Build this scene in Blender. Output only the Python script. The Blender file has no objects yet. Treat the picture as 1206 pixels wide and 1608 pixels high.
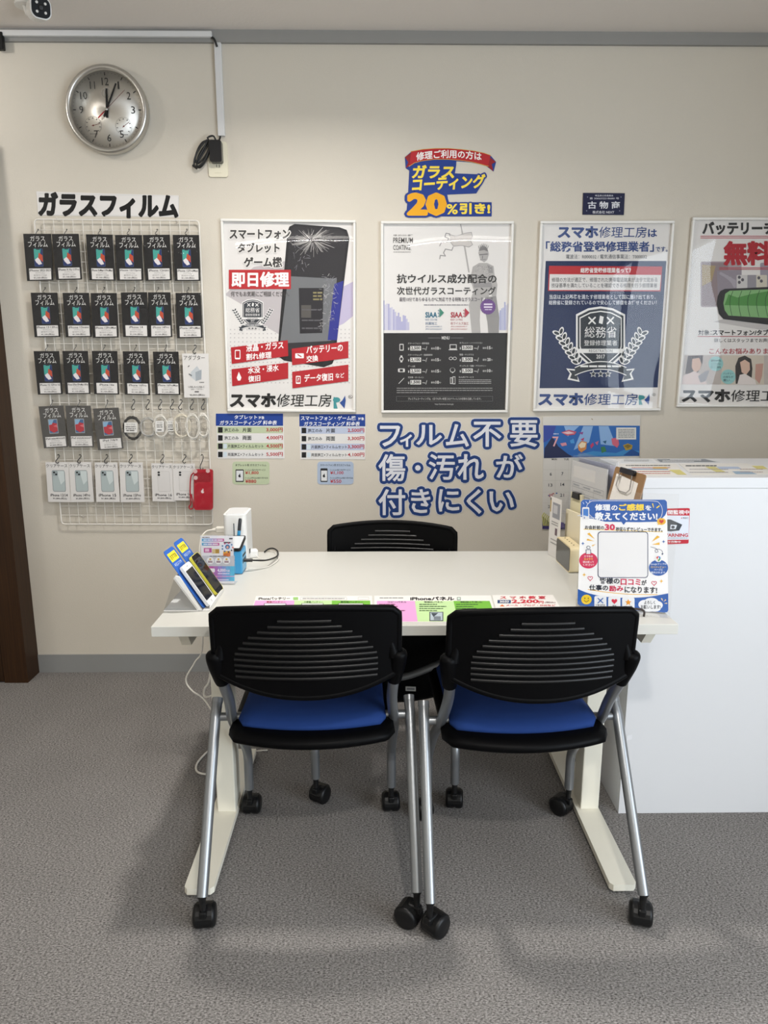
import bpy, bmesh, math, random
from mathutils import Vector, Matrix
from mathutils.geometry import tessellate_polygon

random.seed(7)
S = bpy.context.scene
COL = S.collection
PI = math.pi

# ------------------------------------------------------------------ camera
CAM_F, CAM_PITCH, CAM_YAW, CAM_H = 1118.36, 0.2083, 0.0128, 1.354
WALL_Y = 2.978
CEIL_Z = 2.56
DESK_Z = 0.73
cd = bpy.data.cameras.new('camera')
cam = bpy.data.objects.new('camera', cd)
COL.objects.link(cam)
cd.sensor_fit = 'VERTICAL'
cd.sensor_height = 36.0
cd.lens = CAM_F / 1608 * 36.0
cd.clip_start = 0.02
cam.location = (0, 0, CAM_H)
cam.rotation_euler = (PI / 2 - CAM_PITCH, 0, -CAM_YAW)
S.camera = cam

# ------------------------------------------------------------------ world and exposure
S.view_settings.view_transform = 'Standard'
S.view_settings.look = 'None'
S.view_settings.gamma = 1
S.view_settings.use_curve_mapping = False
S.view_settings.exposure = 0.2
W = bpy.data.worlds.new('sky')
S.world = W
W.use_nodes = True
W.node_tree.nodes['Background'].inputs[0].default_value = (0.80, 0.88, 1.0, 1)
W.node_tree.nodes['Background'].inputs[1].default_value = 1.6

WARM = (1.0, 0.955, 0.90)


def area(name, loc, rot, sx, sy, power, colour, portal=False):
    l = bpy.data.lights.new(name, 'AREA')
    l.shape = 'RECTANGLE'
    l.size, l.size_y = sx, sy
    l.energy = power
    l.color = colour
    o = bpy.data.objects.new(name, l)
    o.location = loc
    o.rotation_euler = rot
    COL.objects.link(o)
    if portal:
        l.cycles.is_portal = True
    return o


# recessed warm downlights: (x, y, power); slim ceiling tubes behind the camera: (x, y, length, power)
DOWN = [(-0.26, 1.97, 18), (-1.95, 2.2, 3.6), (0.3, -0.1, 19)]  # the last one is an added fill lamp, brightening the front carpet and room
TUBES = [(-0.62, -1.2, 1.2, 10), (1.0, -1.2, 1.2, 10)]
for dx, dy, dp in DOWN:
    # the one at the left is swivelled towards the wall
    l = area('downlight', (dx, dy, CEIL_Z - (0.014 if dx > -1 else 0.075)), (0 if dx > -1 else math.radians(50), 0, 0), 0.13, 0.13, dp, WARM)
    l.data.shape = 'DISK'
    l.data.spread = math.radians(150)
for fx, fy, fl, fp in TUBES:
    area('tube_light', (fx, fy, CEIL_Z - 0.115), (0, 0, 0), fl, 0.03, fp, WARM)
# daylight through the shop window in the right wall, behind the camera
area('daylight', (2.64, -0.9, 1.2), (0, PI / 2, 0), 2.15, 2.95, 125, (0.80, 0.90, 1.0))


# ------------------------------------------------------------------ pixel rays of the camera -> points on real planes
def ray(px, py):
    p, y = CAM_PITCH, CAM_YAW
    f = Vector((math.sin(y) * math.cos(p), math.cos(y) * math.cos(p), -math.sin(p)))
    r = Vector((math.cos(y), -math.sin(y), 0))
    u = r.cross(f)
    return r * ((px - 603) / CAM_F) - u * ((py - 804) / CAM_F) + f


def on_y(px, py, Y):
    d = ray(px, py)
    return Vector((0, 0, CAM_H)) + d * (Y / d.y)


def on_z(px, py, z):
    d = ray(px, py)
    return Vector((0, 0, CAM_H)) + d * ((z - CAM_H) / d.z)


# ------------------------------------------------------------------ materials
def lin(h):
    h = h.lstrip('#')
    out = []
    for i in (0, 2, 4):
        c = int(h[i:i + 2], 16) / 255
        out.append(c / 12.92 if c <= 0.04045 else ((c + 0.055) / 1.055) ** 2.4)
    return (*out, 1)


_m = {}


def mat(name, colour, rough=0.5, metal=0.0, bump=0.0, bscale=200.0, var=0.0, vscale=8.0, coat=0.0, spec=0.5):
    if name in _m:
        return _m[name]
    m = bpy.data.materials.new(name)
    m.use_nodes = True
    nt = m.node_tree
    b = nt.nodes['Principled BSDF']
    c = lin(colour) if isinstance(colour, str) else (*colour, 1)
    b.inputs['Base Color'].default_value = c
    b.inputs['Roughness'].default_value = rough
    b.inputs['Metallic'].default_value = metal
    b.inputs['Coat Weight'].default_value = coat
    b.inputs['Specular IOR Level'].default_value = spec
    if bump or var:
        tc = nt.nodes.new('ShaderNodeTexCoord')
    if bump:
        n = nt.nodes.new('ShaderNodeTexNoise')
        n.inputs['Scale'].default_value = bscale
        n.inputs['Detail'].default_value = 3
        bp = nt.nodes.new('ShaderNodeBump')
        bp.inputs['Strength'].default_value = bump
        bp.inputs['Distance'].default_value = 0.002
        nt.links.new(tc.outputs['Object'], n.inputs['Vector'])
        nt.links.new(n.outputs['Fac'], bp.inputs['Height'])
        nt.links.new(bp.outputs['Normal'], b.inputs['Normal'])
    if var:
        n2 = nt.nodes.new('ShaderNodeTexNoise')
        n2.inputs['Scale'].default_value = vscale
        n2.inputs['Detail'].default_value = 4
        mr = nt.nodes.new('ShaderNodeMapRange')
        mr.inputs['To Min'].default_value = 1 - var
        mr.inputs['To Max'].default_value = 1 + var
        mx = nt.nodes.new('ShaderNodeMixRGB')
        mx.blend_type = 'MULTIPLY'
        mx.inputs[0].default_value = 1
        mx.inputs[1].default_value = c
        nt.links.new(tc.outputs['Object'], n2.inputs['Vector'])
        nt.links.new(n2.outputs['Fac'], mr.inputs['Value'])
        nt.links.new(mr.outputs['Result'], mx.inputs[2])
        nt.links.new(mx.outputs[0], b.inputs['Base Color'])
    _m[name] = m
    return m


def ink(h):
    return mat('ink_' + h.lstrip('#').lower(), h, 0.55, spec=0.3)


def emit(name, colour, strength):
    m = bpy.data.materials.new(name)
    m.use_nodes = True
    nt = m.node_tree
    nt.nodes.clear()
    e = nt.nodes.new('ShaderNodeEmission')
    e.inputs[0].default_value = (*colour, 1)
    e.inputs[1].default_value = strength
    o = nt.nodes.new('ShaderNodeOutputMaterial')
    nt.links.new(e.outputs[0], o.inputs[0])
    return m


def clear(name, tint=(1, 1, 1), rough=0.02, base=0.03, warp=0.0, wscale=4.0, dist=0.02, strong=1.0):
    """thin clear sheet: transparent with a fresnel gloss"""
    m = bpy.data.materials.new(name)
    m.use_nodes = True
    nt = m.node_tree
    nt.nodes.clear()
    tr = nt.nodes.new('ShaderNodeBsdfTransparent')
    tr.inputs[0].default_value = (*tint, 1)
    gl = nt.nodes.new('ShaderNodeBsdfGlossy')
    gl.inputs['Roughness'].default_value = rough
    lw = nt.nodes.new('ShaderNodeFresnel')
    lw.inputs['IOR'].default_value = 1.45
    mu = nt.nodes.new('ShaderNodeMath')
    mu.operation = 'MULTIPLY_ADD'
    mu.inputs[1].default_value = strong
    mu.inputs[2].default_value = base
    mx = nt.nodes.new('ShaderNodeMixShader')
    o = nt.nodes.new('ShaderNodeOutputMaterial')
    nt.links.new(lw.outputs[0], mu.inputs[0])
    ge = nt.nodes.new('ShaderNodeNewGeometry')      # gloss on the outer face only
    inv = nt.nodes.new('ShaderNodeMath')
    inv.operation = 'SUBTRACT'
    inv.inputs[0].default_value = 1.0
    m2 = nt.nodes.new('ShaderNodeMath')
    m2.operation = 'MULTIPLY'
    nt.links.new(ge.outputs['Backfacing'], inv.inputs[1])
    nt.links.new(mu.outputs[0], m2.inputs[0])
    nt.links.new(inv.outputs[0], m2.inputs[1])
    nt.links.new(m2.outputs[0], mx.inputs[0])
    nt.links.new(tr.outputs[0], mx.inputs[1])
    nt.links.new(gl.outputs[0], mx.inputs[2])
    nt.links.new(mx.outputs[0], o.inputs[0])
    if warp:
        tc = nt.nodes.new('ShaderNodeTexCoord')
        n = nt.nodes.new('ShaderNodeTexNoise')
        n.inputs['Scale'].default_value = wscale
        n.inputs['Detail'].default_value = 1
        bp = nt.nodes.new('ShaderNodeBump')
        bp.inputs['Strength'].default_value = warp
        bp.inputs['Distance'].default_value = dist
        nt.links.new(tc.outputs['Object'], n.inputs['Vector'])
        nt.links.new(n.outputs['Fac'], bp.inputs['Height'])
        nt.links.new(bp.outputs['Normal'], gl.inputs['Normal'])
        nt.links.new(bp.outputs['Normal'], lw.inputs['Normal'])
    return m


def wall_material():
    m = mat('vinyl_wallpaper', '#cec7ba', 0.62, bump=0.25, bscale=260, spec=0.35)
    return m


def carpet_material():
    m = bpy.data.materials.new('grey_loop_carpet')
    m.use_nodes = True
    nt = m.node_tree
    b = nt.nodes['Principled BSDF']
    b.inputs['Roughness'].default_value = 0.95
    b.inputs['Specular IOR Level'].default_value = 0.1
    tc = nt.nodes.new('ShaderNodeTexCoord')
    mp = nt.nodes.new('ShaderNodeMapping')
    mp.inputs['Scale'].default_value = (0.55, 1.0, 1.0)
    nt.links.new(tc.outputs['Object'], mp.inputs['Vector'])
    n = nt.nodes.new('ShaderNodeTexNoise')
    n.inputs['Scale'].default_value = 300
    n.inputs['Detail'].default_value = 4
    n.inputs['Roughness'].default_value = 0.75
    nt.links.new(mp.outputs[0], n.inputs['Vector'])
    r = nt.nodes.new('ShaderNodeValToRGB')
    r.color_ramp.elements[0].position = 0.34
    r.color_ramp.elements[0].color = lin('#2e2c29')
    r.color_ramp.elements[1].position = 0.68
    r.color_ramp.elements[1].color = lin('#a8a4a1')
    nt.links.new(n.outputs['Fac'], r.inputs[0])
    n2 = nt.nodes.new('ShaderNodeTexNoise')
    n2.inputs['Scale'].default_value = 3.5
    n2.inputs['Detail'].default_value = 5
    nt.links.new(tc.outputs['Object'], n2.inputs['Vector'])
    mr = nt.nodes.new('ShaderNodeMapRange')
    mr.inputs['To Min'].default_value = 0.86
    mr.inputs['To Max'].default_value = 1.12
    nt.links.new(n2.outputs['Fac'], mr.inputs['Value'])
    mx = nt.nodes.new('ShaderNodeMixRGB')
    mx.blend_type = 'MULTIPLY'
    mx.inputs[0].default_value = 1
    nt.links.new(r.outputs[0], mx.inputs[1])
    nt.links.new(mr.outputs[0], mx.inputs[2])
    nt.links.new(mx.outputs[0], b.inputs['Base Color'])
    bp = nt.nodes.new('ShaderNodeBump')
    bp.inputs['Strength'].default_value = 0.5
    bp.inputs['Distance'].default_value = 0.003
    nt.links.new(n.outputs['Fac'], bp.inputs['Height'])
    nt.links.new(bp.outputs[0], b.inputs['Normal'])
    return m


def wood_material(name, c0, c1):
    m = bpy.data.materials.new(name)
    m.use_nodes = True
    nt = m.node_tree
    b = nt.nodes['Principled BSDF']
    b.inputs['Roughness'].default_value = 0.45
    b.inputs['Specular IOR Level'].default_value = 0.25
    tc = nt.nodes.new('ShaderNodeTexCoord')
    mp = nt.nodes.new('ShaderNodeMapping')
    mp.inputs['Scale'].default_value = (90, 90, 2.5)
    n = nt.nodes.new('ShaderNodeTexNoise')
    n.inputs['Scale'].default_value = 1.5
    n.inputs['Detail'].default_value = 5
    r = nt.nodes.new('ShaderNodeValToRGB')
    r.color_ramp.elements[0].position = 0.3
    r.color_ramp.elements[0].color = lin(c0)
    r.color_ramp.elements[1].position = 0.7
    r.color_ramp.elements[1].color = lin(c1)
    nt.links.new(tc.outputs['Object'], mp.inputs['Vector'])
    nt.links.new(mp.outputs[0], n.inputs['Vector'])
    nt.links.new(n.outputs['Fac'], r.inputs[0])
    nt.links.new(r.outputs[0], b.inputs['Base Color'])
    return m


def brushed_dial():
    m = bpy.data.materials.new('spun_aluminium_dial')
    m.use_nodes = True
    nt = m.node_tree
    b = nt.nodes['Principled BSDF']
    b.inputs['Base Color'].default_value = lin('#d8d4cc')
    b.inputs['Metallic'].default_value = 0.9
    b.inputs['Roughness'].default_value = 0.42
    b.inputs['Anisotropic'].default_value = 0.75
    t = nt.nodes.new('ShaderNodeTangent')
    t.direction_type = 'RADIAL'
    t.axis = 'Z'
    nt.links.new(t.outputs[0], b.inputs['Tangent'])
    return m


WALL = wall_material()
CARPET = carpet_material()
CEIL = mat('ceiling_panel', '#e4ddd6', 0.7, bump=0.3, bscale=90)
GREYTRIM = mat('grey_vinyl_trim', '#8f8e8b', 0.5)
WHITEPLASTIC = mat('white_plastic', '#e6e5e2', 0.35)
DUCT = mat('raceway_white', '#d6d6d6', 0.4)
IVORY = mat('ivory_plastic', '#e2dcc6', 0.35)
BLACKPLASTIC = mat('black_plastic', '#0e0e0f', 0.42, spec=0.3)
CHAIRBLACK = mat('chair_black_plastic', '#040405', 0.45, bump=0.10, bscale=700, spec=0.08)
RUBBER = mat('black_rubber', '#0d0d0e', 0.5)
STEEL = mat('silver_painted_steel', '#8e9194', 0.34, metal=0.75)
CHROME = mat('chrome_wire', '#b9b9b9', 0.2, metal=1.0)
DARKWIRE = mat('dark_wire', '#4a4a4a', 0.35, metal=0.8)
ALU = mat('brushed_aluminium', '#c9c7c2', 0.32, metal=1.0)
RIB = mat('chair_rib_plastic', '#0c0c0d', 0.36, spec=0.35)
BLUEFAB = mat('blue_seat_fabric', '#18356f', 0.85, bump=0.35, bscale=900, var=0.05, vscale=60, spec=0.25)
BLACKFAB = mat('black_seat_fabric', '#0a0a0b', 0.9, bump=0.3, bscale=900, spec=0.15)
WHITEBOARD = mat('white_laminate', '#c5c4bd', 0.38)
COUNTERWHITE = mat('counter_white_laminate', '#d2d3d5', 0.4)
DESKSTEEL = mat('cream_powder_coat', '#e3dfd0', 0.45, bump=0.08, bscale=300, var=0.03, vscale=14)
FRAMEWHITE = mat('white_poster_frame', '#e4e2dd', 0.3)
GRIDWHITE = mat('white_coated_wire', '#dedad2', 0.4)
CABLEWHITE = mat('white_cable', '#dcd8cf', 0.45)
CABLEBLACK = mat('black_cable', '#111111', 0.45)
DOORWOOD = wood_material('walnut_veneer', '#22130a', '#33200f')
CASEWOOD = wood_material('walnut_casing', '#2a190c', '#3c2613')
ACRYL = clear('clear_acrylic', base=0.02)
POSTERPANE = clear('poster_pane', rough=0.015, base=0.0, warp=0.22, wscale=1.6, dist=0.05, strong=0.8)
SLEEVE = clear('plastic_sleeve', rough=0.05, base=0.0, warp=0.6, wscale=30, dist=0.010, strong=1.0)
BAGFILM = clear('bag_film', rough=0.10, base=0.03, warp=0.8, wscale=40, dist=0.012, strong=1.2)
FILEFILM = clear('file_film', tint=(0.96, 0.97, 0.98), rough=0.12, base=0.05)


# ------------------------------------------------------------------ objects
def tag(o, label=None, cat=None, group=None, kind=None):
    if label: o['label'] = label
    if cat: o['category'] = cat
    if group: o['group'] = group
    if kind: o['kind'] = kind
    return o


def thing(name, label, cat, M=None, group=None):
    o = bpy.data.objects.new(name, None)
    o.empty_display_size = 0.05
    COL.objects.link(o)
    if M is not None:
        o.matrix_world = M if isinstance(M, Matrix) else Matrix.Translation(M)
    return tag(o, label, cat, group)


def frame(o, u, v):
    u = Vector(u).normalized()
    n = u.cross(Vector(v)).normalized()
    v = n.cross(u)
    M = Matrix.Identity(4)
    for i in range(3):
        M[i][0], M[i][1], M[i][2], M[i][3] = u[i], v[i], n[i], o[i]
    return M


def wall_frame(x, z, off=0.0):
    return frame((x, WALL_Y - off, z), (1, 0, 0), (0, 0, 1))


class MB:
    def __init__(s):
        s.v, s.f, s.mi, s.sm, s.mats = [], [], [], [], []

    def mid(s, m):
        if m not in s.mats: s.mats.append(m)
        return s.mats.index(m)

    def add(s, vs, fs, m, smooth=False, M=None):
        b = len(s.v)
        s.v += [tuple(M @ Vector(p)) if M is not None else tuple(p) for p in vs]
        k = s.mid(m)
        for f in fs:
            s.f.append([b + i for i in f]); s.mi.append(k); s.sm.append(smooth)
        return s

    def bm(s, bm, m, smooth=False, M=None):
        bm.verts.index_update()
        s.add([v.co[:] for v in bm.verts], [[v.index for v in f.verts] for f in bm.faces], m, smooth, M)
        bm.free()
        return s

    def box(s, x0, x1, y0, y1, z0, z1, m, bev=0.0, seg=2, M=None):
        bm = bmesh.new()
        bmesh.ops.create_cube(bm, size=1)
        for v in bm.verts:
            v.co = Vector(((x0 + x1) / 2 + v.co.x * (x1 - x0), (y0 + y1) / 2 + v.co.y * (y1 - y0), (z0 + z1) / 2 + v.co.z * (z1 - z0)))
        if bev:
            bmesh.ops.bevel(bm, geom=bm.edges[:], offset=bev, segments=seg, affect='EDGES', profile=0.5)
        return s.bm(bm, m, False, M)

    def tube(s, path, r, m, n=12, cap=True, close=False, flat=1.0, M=None):
        P = [Vector(p) for p in path]
        L = len(P)
        vs, fs = [], []
        prev = None
        rr = r if isinstance(r, (list, tuple)) else [r] * L
        for i, p in enumerate(P):
            if close: t = P[(i + 1) % L] - P[i - 1]
            else: t = P[min(i + 1, L - 1)] - P[max(i - 1, 0)]
            t.normalize()
            if prev is None:
                a = Vector((0, 0, 1)) if abs(t.z) < 0.9 else Vector((1, 0, 0))
                a = (a - t * a.dot(t)).normalized()
            else:
                a = (prev - t * prev.dot(t)).normalized()
            prev = a
            b = t.cross(a)
            for k in range(n):
                g = 2 * PI * k / n
                vs.append(p + a * (rr[i] * math.cos(g)) + b * (rr[i] * flat * math.sin(g)))
        for i in range(L if close else L - 1):
            for k in range(n):
                j = (i + 1) % L
                fs.append((i * n + k, i * n + (k + 1) % n, j * n + (k + 1) % n, j * n + k))
        s.add(vs, fs, m, True, M)
        if cap and not close:
            s.add(vs[:n], [tuple(range(n))[::-1]], m, False, M)
            s.add(vs[-n:], [tuple(range(n))], m, False, M)
        return s

    def lathe(s, prof, m, n=32, M=None, smooth=True, cap=True):
        """prof: (r, z) list, about Z"""
        vs, fs = [], []
        for r, z in prof:
            for k in range(n):
                g = 2 * PI * k / n
                vs.append((r * math.cos(g), r * math.sin(g), z))
        for i in range(len(prof) - 1):
            for k in range(n):
                fs.append((i * n + k, i * n + (k + 1) % n, (i + 1) * n + (k + 1) % n, (i + 1) * n + k))
        s.add(vs, fs, m, smooth, M)
        if cap and prof[0][0] > 1e-6: s.add(vs[:n], [tuple(range(n))[::-1]], m, False, M)
        if cap and prof[-1][0] > 1e-6: s.add(vs[-n:], [tuple(range(n))], m, False, M)
        return s

    def prism(s, pts, z0, z1, m, M=None):
        """pts 2D outline in XY, extruded z0..z1"""
        tri = tessellate_polygon([[Vector((p[0], p[1], 0)) for p in pts]])
        n = len(pts)
        area2 = sum(pts[i][0] * pts[(i + 1) % n][1] - pts[(i + 1) % n][0] * pts[i][1] for i in range(n))
        if area2 < 0: pts = pts[::-1]; tri = tessellate_polygon([[Vector((p[0], p[1], 0)) for p in pts]])
        def up(t):
            a, b, c = [pts[i] for i in t]
            return t if (b[0] - a[0]) * (c[1] - a[1]) - (b[1] - a[1]) * (c[0] - a[0]) > 0 else t[::-1]
        tri = [up(tuple(t)) for t in tri]
        s.add([(p[0], p[1], z1) for p in pts], tri, m, False, M)
        s.add([(p[0], p[1], z0) for p in pts], [t[::-1] for t in tri], m, False, M)
        vs = [(p[0], p[1], z0) for p in pts] + [(p[0], p[1], z1) for p in pts]
        s.add(vs, [(i, (i + 1) % n, n + (i + 1) % n, n + i) for i in range(n)], m, False, M)
        return s

    def build(s, name, parent=None, M=None, label=None):
        me = bpy.data.meshes.new(name)
        me.from_pydata(s.v, [], s.f)
        for m in s.mats: me.materials.append(m)
        me.polygons.foreach_set('material_index', s.mi)
        me.polygons.foreach_set('use_smooth', s.sm)
        me.update()
        o = bpy.data.objects.new(name, me)
        COL.objects.link(o)
        if parent: o.parent = parent
        if M is not None: o.matrix_local = M if isinstance(M, Matrix) else Matrix.Translation(M)
        if label: o['label'] = label
        return o


def smooth_path(pts, n=6):
    """Catmull-Rom through the points"""
    P = [Vector(p) for p in pts]
    P = [P[0] * 2 - P[1]] + P + [P[-1] * 2 - P[-2]]
    out = []
    for i in range(1, len(P) - 2):
        a, b, c, d = P[i - 1:i + 3]
        for k in range(n):
            t = k / n
            out.append(0.5 * ((2 * b) + (c - a) * t + (2 * a - 5 * b + 4 * c - d) * t * t + (3 * b - a - 3 * c + d) * t ** 3))
    out.append(P[-2])
    return out


def rrect(w, h, r, n=5, cx=0, cy=0):
    out = []
    for sx, sy, a0 in ((1, 1, 0), (-1, 1, PI / 2), (-1, -1, PI), (1, -1, 1.5 * PI)):
        for k in range(n + 1):
            a = a0 + PI / 2 * k / n
            out.append((cx + sx * (w / 2 - r) + r * math.cos(a), cy + sy * (h / 2 - r) + r * math.sin(a)))
    return out


# ------------------------------------------------------------------ flat printed artwork
_fc = bpy.data.curves.new('lettering', 'FONT')
_fc.resolution_u = 2
_fo = bpy.data.objects.new('lettering', _fc)
COL.objects.link(_fo)
_glyph = {}


def glyphs(txt, off=0.0, spacing=1.0):
    key = (txt, off, spacing)
    if key not in _glyph:
        _fc.body = txt
        _fc.offset = off
        _fc.space_character = spacing
        _fo.to_mesh_clear()
        bpy.context.view_layer.update()
        me = _fo.to_mesh()
        vs = [(v.co.x, v.co.y) for v in me.vertices]
        fs = [tuple(p.vertices) for p in me.polygons]
        _fo.to_mesh_clear()
        cnt = {}
        for f in fs:
            for i in range(len(f)):
                e = (min(f[i], f[(i + 1) % len(f)]), max(f[i], f[(i + 1) % len(f)]))
                cnt[e] = cnt.get(e, 0) + 1
        edges = [e for e, c in cnt.items() if c == 1]
        xs = [v[0] for v in vs]; ys = [v[1] for v in vs]
        _glyph[key] = (vs, fs, edges, (min(xs), max(xs), min(ys), max(ys)))
    return _glyph[key]


EPS = 0.00028


class Art(MB):
    """artwork printed on a plane; coordinates go through self.map to local (u, v)"""
    def __init__(s, M, zoom=(0, 0, 1), mp=None):
        super().__init__()
        s.M = M
        s.o = M.translation.copy()
        s.u, s.w, s.n = [Vector((M[0][i], M[1][i], M[2][i])) for i in range(3)]
        s.z = zoom
        s.map = mp or s.pix
        s.base = 0.0
        s.cnt = 0

    def pix(s, x, y):
        d = ray(s.z[0] + x / s.z[2], s.z[1] + y / s.z[2])
        c = Vector((0, 0, CAM_H))
        t = (s.o + s.n * s.base - c).dot(s.n) / d.dot(s.n)
        q = c + d * t - s.o
        return (q.dot(s.u), q.dot(s.w))

    def local(s, pts):
        return [s.map(*p) for p in pts]

    def raw(s, pts, col, L=1):
        m = col if not isinstance(col, str) else ink(col)
        s.cnt += 1
        z = s.base + EPS * L + (s.cnt % 50) * 5e-6
        tri = tessellate_polygon([[Vector((p[0], p[1], 0)) for p in pts]])
        out = []
        for t in tri:
            a, b, c = [pts[i] for i in t]
            out.append(tuple(t) if (b[0] - a[0]) * (c[1] - a[1]) - (b[1] - a[1]) * (c[0] - a[0]) > 0 else tuple(t)[::-1])
        s.add([(p[0], p[1], z) for p in pts], out, m)
        return s

    def poly(s, pts, col, L=1):
        return s.raw(s.local(pts), col, L)

    def rect(s, x0, y0, x1, y1, col, L=1, r=0):
        if r:
            pts = rrect(abs(x1 - x0), abs(y1 - y0), r, 4, (x0 + x1) / 2, (y0 + y1) / 2)
        else:
            pts = [(x0, y0), (x1, y0), (x1, y1), (x0, y1)]
        return s.poly(pts, col, L)

    def disc(s, cx, cy, rx, ry, col, L=1, n=28):
        return s.poly([(cx + rx * math.cos(2 * PI * k / n), cy + ry * math.sin(2 * PI * k / n)) for k in range(n)], col, L)

    def line(s, pts, w, col, L=1, close=False):
        m = list(pts) + ([pts[0]] if close else [])
        for a, b in zip(m, m[1:]):
            dx, dy = b[0] - a[0], b[1] - a[1]
            l = math.hypot(dx, dy) or 1
            nx, ny = -dy / l * w / 2, dx / l * w / 2
            s.poly([(a[0] + nx, a[1] + ny), (b[0] + nx, b[1] + ny), (b[0] - nx, b[1] - ny), (a[0] - nx, a[1] - ny)], col, L)
        if w > 3:
            for a in m: s.disc(a[0], a[1], w / 2, w / 2, col, L, 10)
        return s

    def text(s, txt, x0, y0, x1, y1, col, L=2, off=0.012, bold=0.0, outline=None, ow=0.06, skew=0.0, rise=0.0, arch=0.0, spacing=1.0):
        """fit the lettering into the box; bold / ow in em; skew, rise, arch in box units"""
        vs, fs, edges, (bx0, bx1, by0, by1) = glyphs(txt, off, spacing)
        W_, H_ = (bx1 - bx0) or 1, (by1 - by0) or 1

        def put(p):
            a, b = (p[0] - bx0) / W_, (p[1] - by0) / H_
            x = x0 + a * (x1 - x0) + skew * b * (y1 - y0)
            y = y1 - b * (y1 - y0) - rise * a - arch * (1 - (2 * a - 1) ** 2)
            return s.map(x, y)

        def stroke(w, c, LL):
            m = c if not isinstance(c, str) else ink(c)
            z = s.base + EPS * LL
            V, F, ZZ = [], [], []
            done = set()
            for i, j in edges:
                a, b = Vector(vs[i]), Vector(vs[j])
                d = b - a
                if d.length < 1e-6: continue
                nn = Vector((-d.y, d.x)).normalized() * w
                k = len(V)
                V += [put(a + nn), put(a - nn), put(b - nn), put(b + nn)]
                F.append((k, k + 1, k + 2, k + 3))
                ZZ += [z + (len(F) % 50) * 5e-6] * 4
                for q in (i, j):
                    if q in done: continue
                    done.add(q)
                    k = len(V)
                    V += [put((vs[q][0] + w * math.cos(g * PI / 4), vs[q][1] + w * math.sin(g * PI / 4))) for g in range(8)]
                    F.append(tuple(range(k, k + 8)))
                    ZZ += [z + (len(F) % 50) * 5e-6] * 8
            FF = []
            for f in F:
                ar = sum(V[f[i]][0] * V[f[(i + 1) % len(f)]][1] - V[f[(i + 1) % len(f)]][0] * V[f[i]][1] for i in range(len(f)))
                FF.append(f if ar > 0 else f[::-1])
            s.add([(p[0], p[1], q) for p, q in zip(V, ZZ)], FF, m)

        m = col if not isinstance(col, str) else ink(col)
        P2 = [put(v) for v in vs]
        if outline:
            stroke(ow, outline, L)
            s.add([(p[0], p[1], s.base + EPS * L + 2.6e-4) for p in P2], fs, ink(outline))
            L = L + 1
        s.add([(p[0], p[1], s.base + EPS * L + 2.6e-4) for p in P2], fs, m)
        if bold: stroke(bold, col, L)
        return s

    def bars(s, x0, x1, ys, h, col, L=2, gap=0.0):
        """rows of print too small to read"""
        for y in ys:
            x = x0
            while x < x1:
                w = min(random.uniform(3, 9) * h * 0.7, x1 - x)
                s.rect(x, y, x + w, y + h, col, L)
                x += w + h * 0.5
        return s


def star(cx, cy, r, k=0.42, n=5):
    return [(cx + (r if i % 2 == 0 else r * k) * math.sin(PI * i / n), cy - (r if i % 2 == 0 else r * k) * math.cos(PI * i / n)) for i in range(2 * n)]


def heart(cx, cy, r):
    out = []
    for i in range(24):
        t = 2 * PI * i / 24
        out.append((cx + r * math.sin(t) ** 3, cy - r * (13 * math.cos(t) - 5 * math.cos(2 * t) - 2 * math.cos(3 * t) - math.cos(4 * t)) / 16))
    return out


def copy_tree(o, parent=None):
    c = o.copy()
    COL.objects.link(c)
    if parent: c.parent = parent
    for ch in list(o.children): copy_tree(ch, c)
    return c

# ================================================================== the setting
XL, XR, YF = -2.4, 2.5, -2.6


def struct(name, mb):
    o = mb.build(name)
    o['kind'] = 'structure'
    return o


struct('floor', MB().box(XL - .1, XR + .1, YF - .2, WALL_Y + .1, -0.1, 0, CARPET))
struct('ceiling', MB().box(XL - .1, XR + .1, YF - .2, WALL_Y + .1, CEIL_Z, CEIL_Z + .1, CEIL))
struct('wall_back', MB().box(XL - .1, XR + .1, WALL_Y, WALL_Y + .1, 0, CEIL_Z, WALL))
struct('wall_left', MB().box(XL - .1, XL, YF, WALL_Y, 0, CEIL_Z, WALL))
WY0, WY1, WZ0, WZ1 = -2.4, 0.6, 0.1, 2.3
wr = MB()
wr.box(XR, XR + .1, YF, WY0, 0, CEIL_Z, WALL).box(XR, XR + .1, WY1, WALL_Y, 0, CEIL_Z, WALL)
wr.box(XR, XR + .1, WY0, WY1, 0, WZ0, WALL).box(XR, XR + .1, WY0, WY1, WZ1, CEIL_Z, WALL)
struct('wall_right', wr)
struct('wall_front', MB().box(XL - .1, XR + .1, YF - .1, YF, 0, CEIL_Z, WALL))
wn = MB()
for y in (WY0, -1.43, -.43, WY1 - .05): wn.box(XR + .02, XR + .08, y, y + .05, WZ0, WZ1, GREYTRIM)
for z in (WZ0, 1.0, WZ1 - .05): wn.box(XR + .021, XR + .079, WY0, WY1, z, z + .05, GREYTRIM)
struct('window_1', wn)
struct('trim_1', MB().box(-1.495, XR, WALL_Y - .014, WALL_Y, 2.517, CEIL_Z, GREYTRIM))
struct('baseboard_back', MB().box(-1.495, XR, WALL_Y - .006, WALL_Y, 0, 0.083, mat('grey_baseboard', '#8b8c8b', 0.55, var=.03, vscale=3)))
dr = MB()
dr.box(-1.596, -1.495, 2.867, WALL_Y, 0, 2.1, CASEWOOD, .002).box(-2.4, -1.495, 2.868, WALL_Y, 2.1, 2.2, CASEWOOD, .002)
dr.box(-2.39, -1.599, 2.872, 2.93, 0.004, 2.099, DOORWOOD, .002)
struct('door_1', dr)

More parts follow.
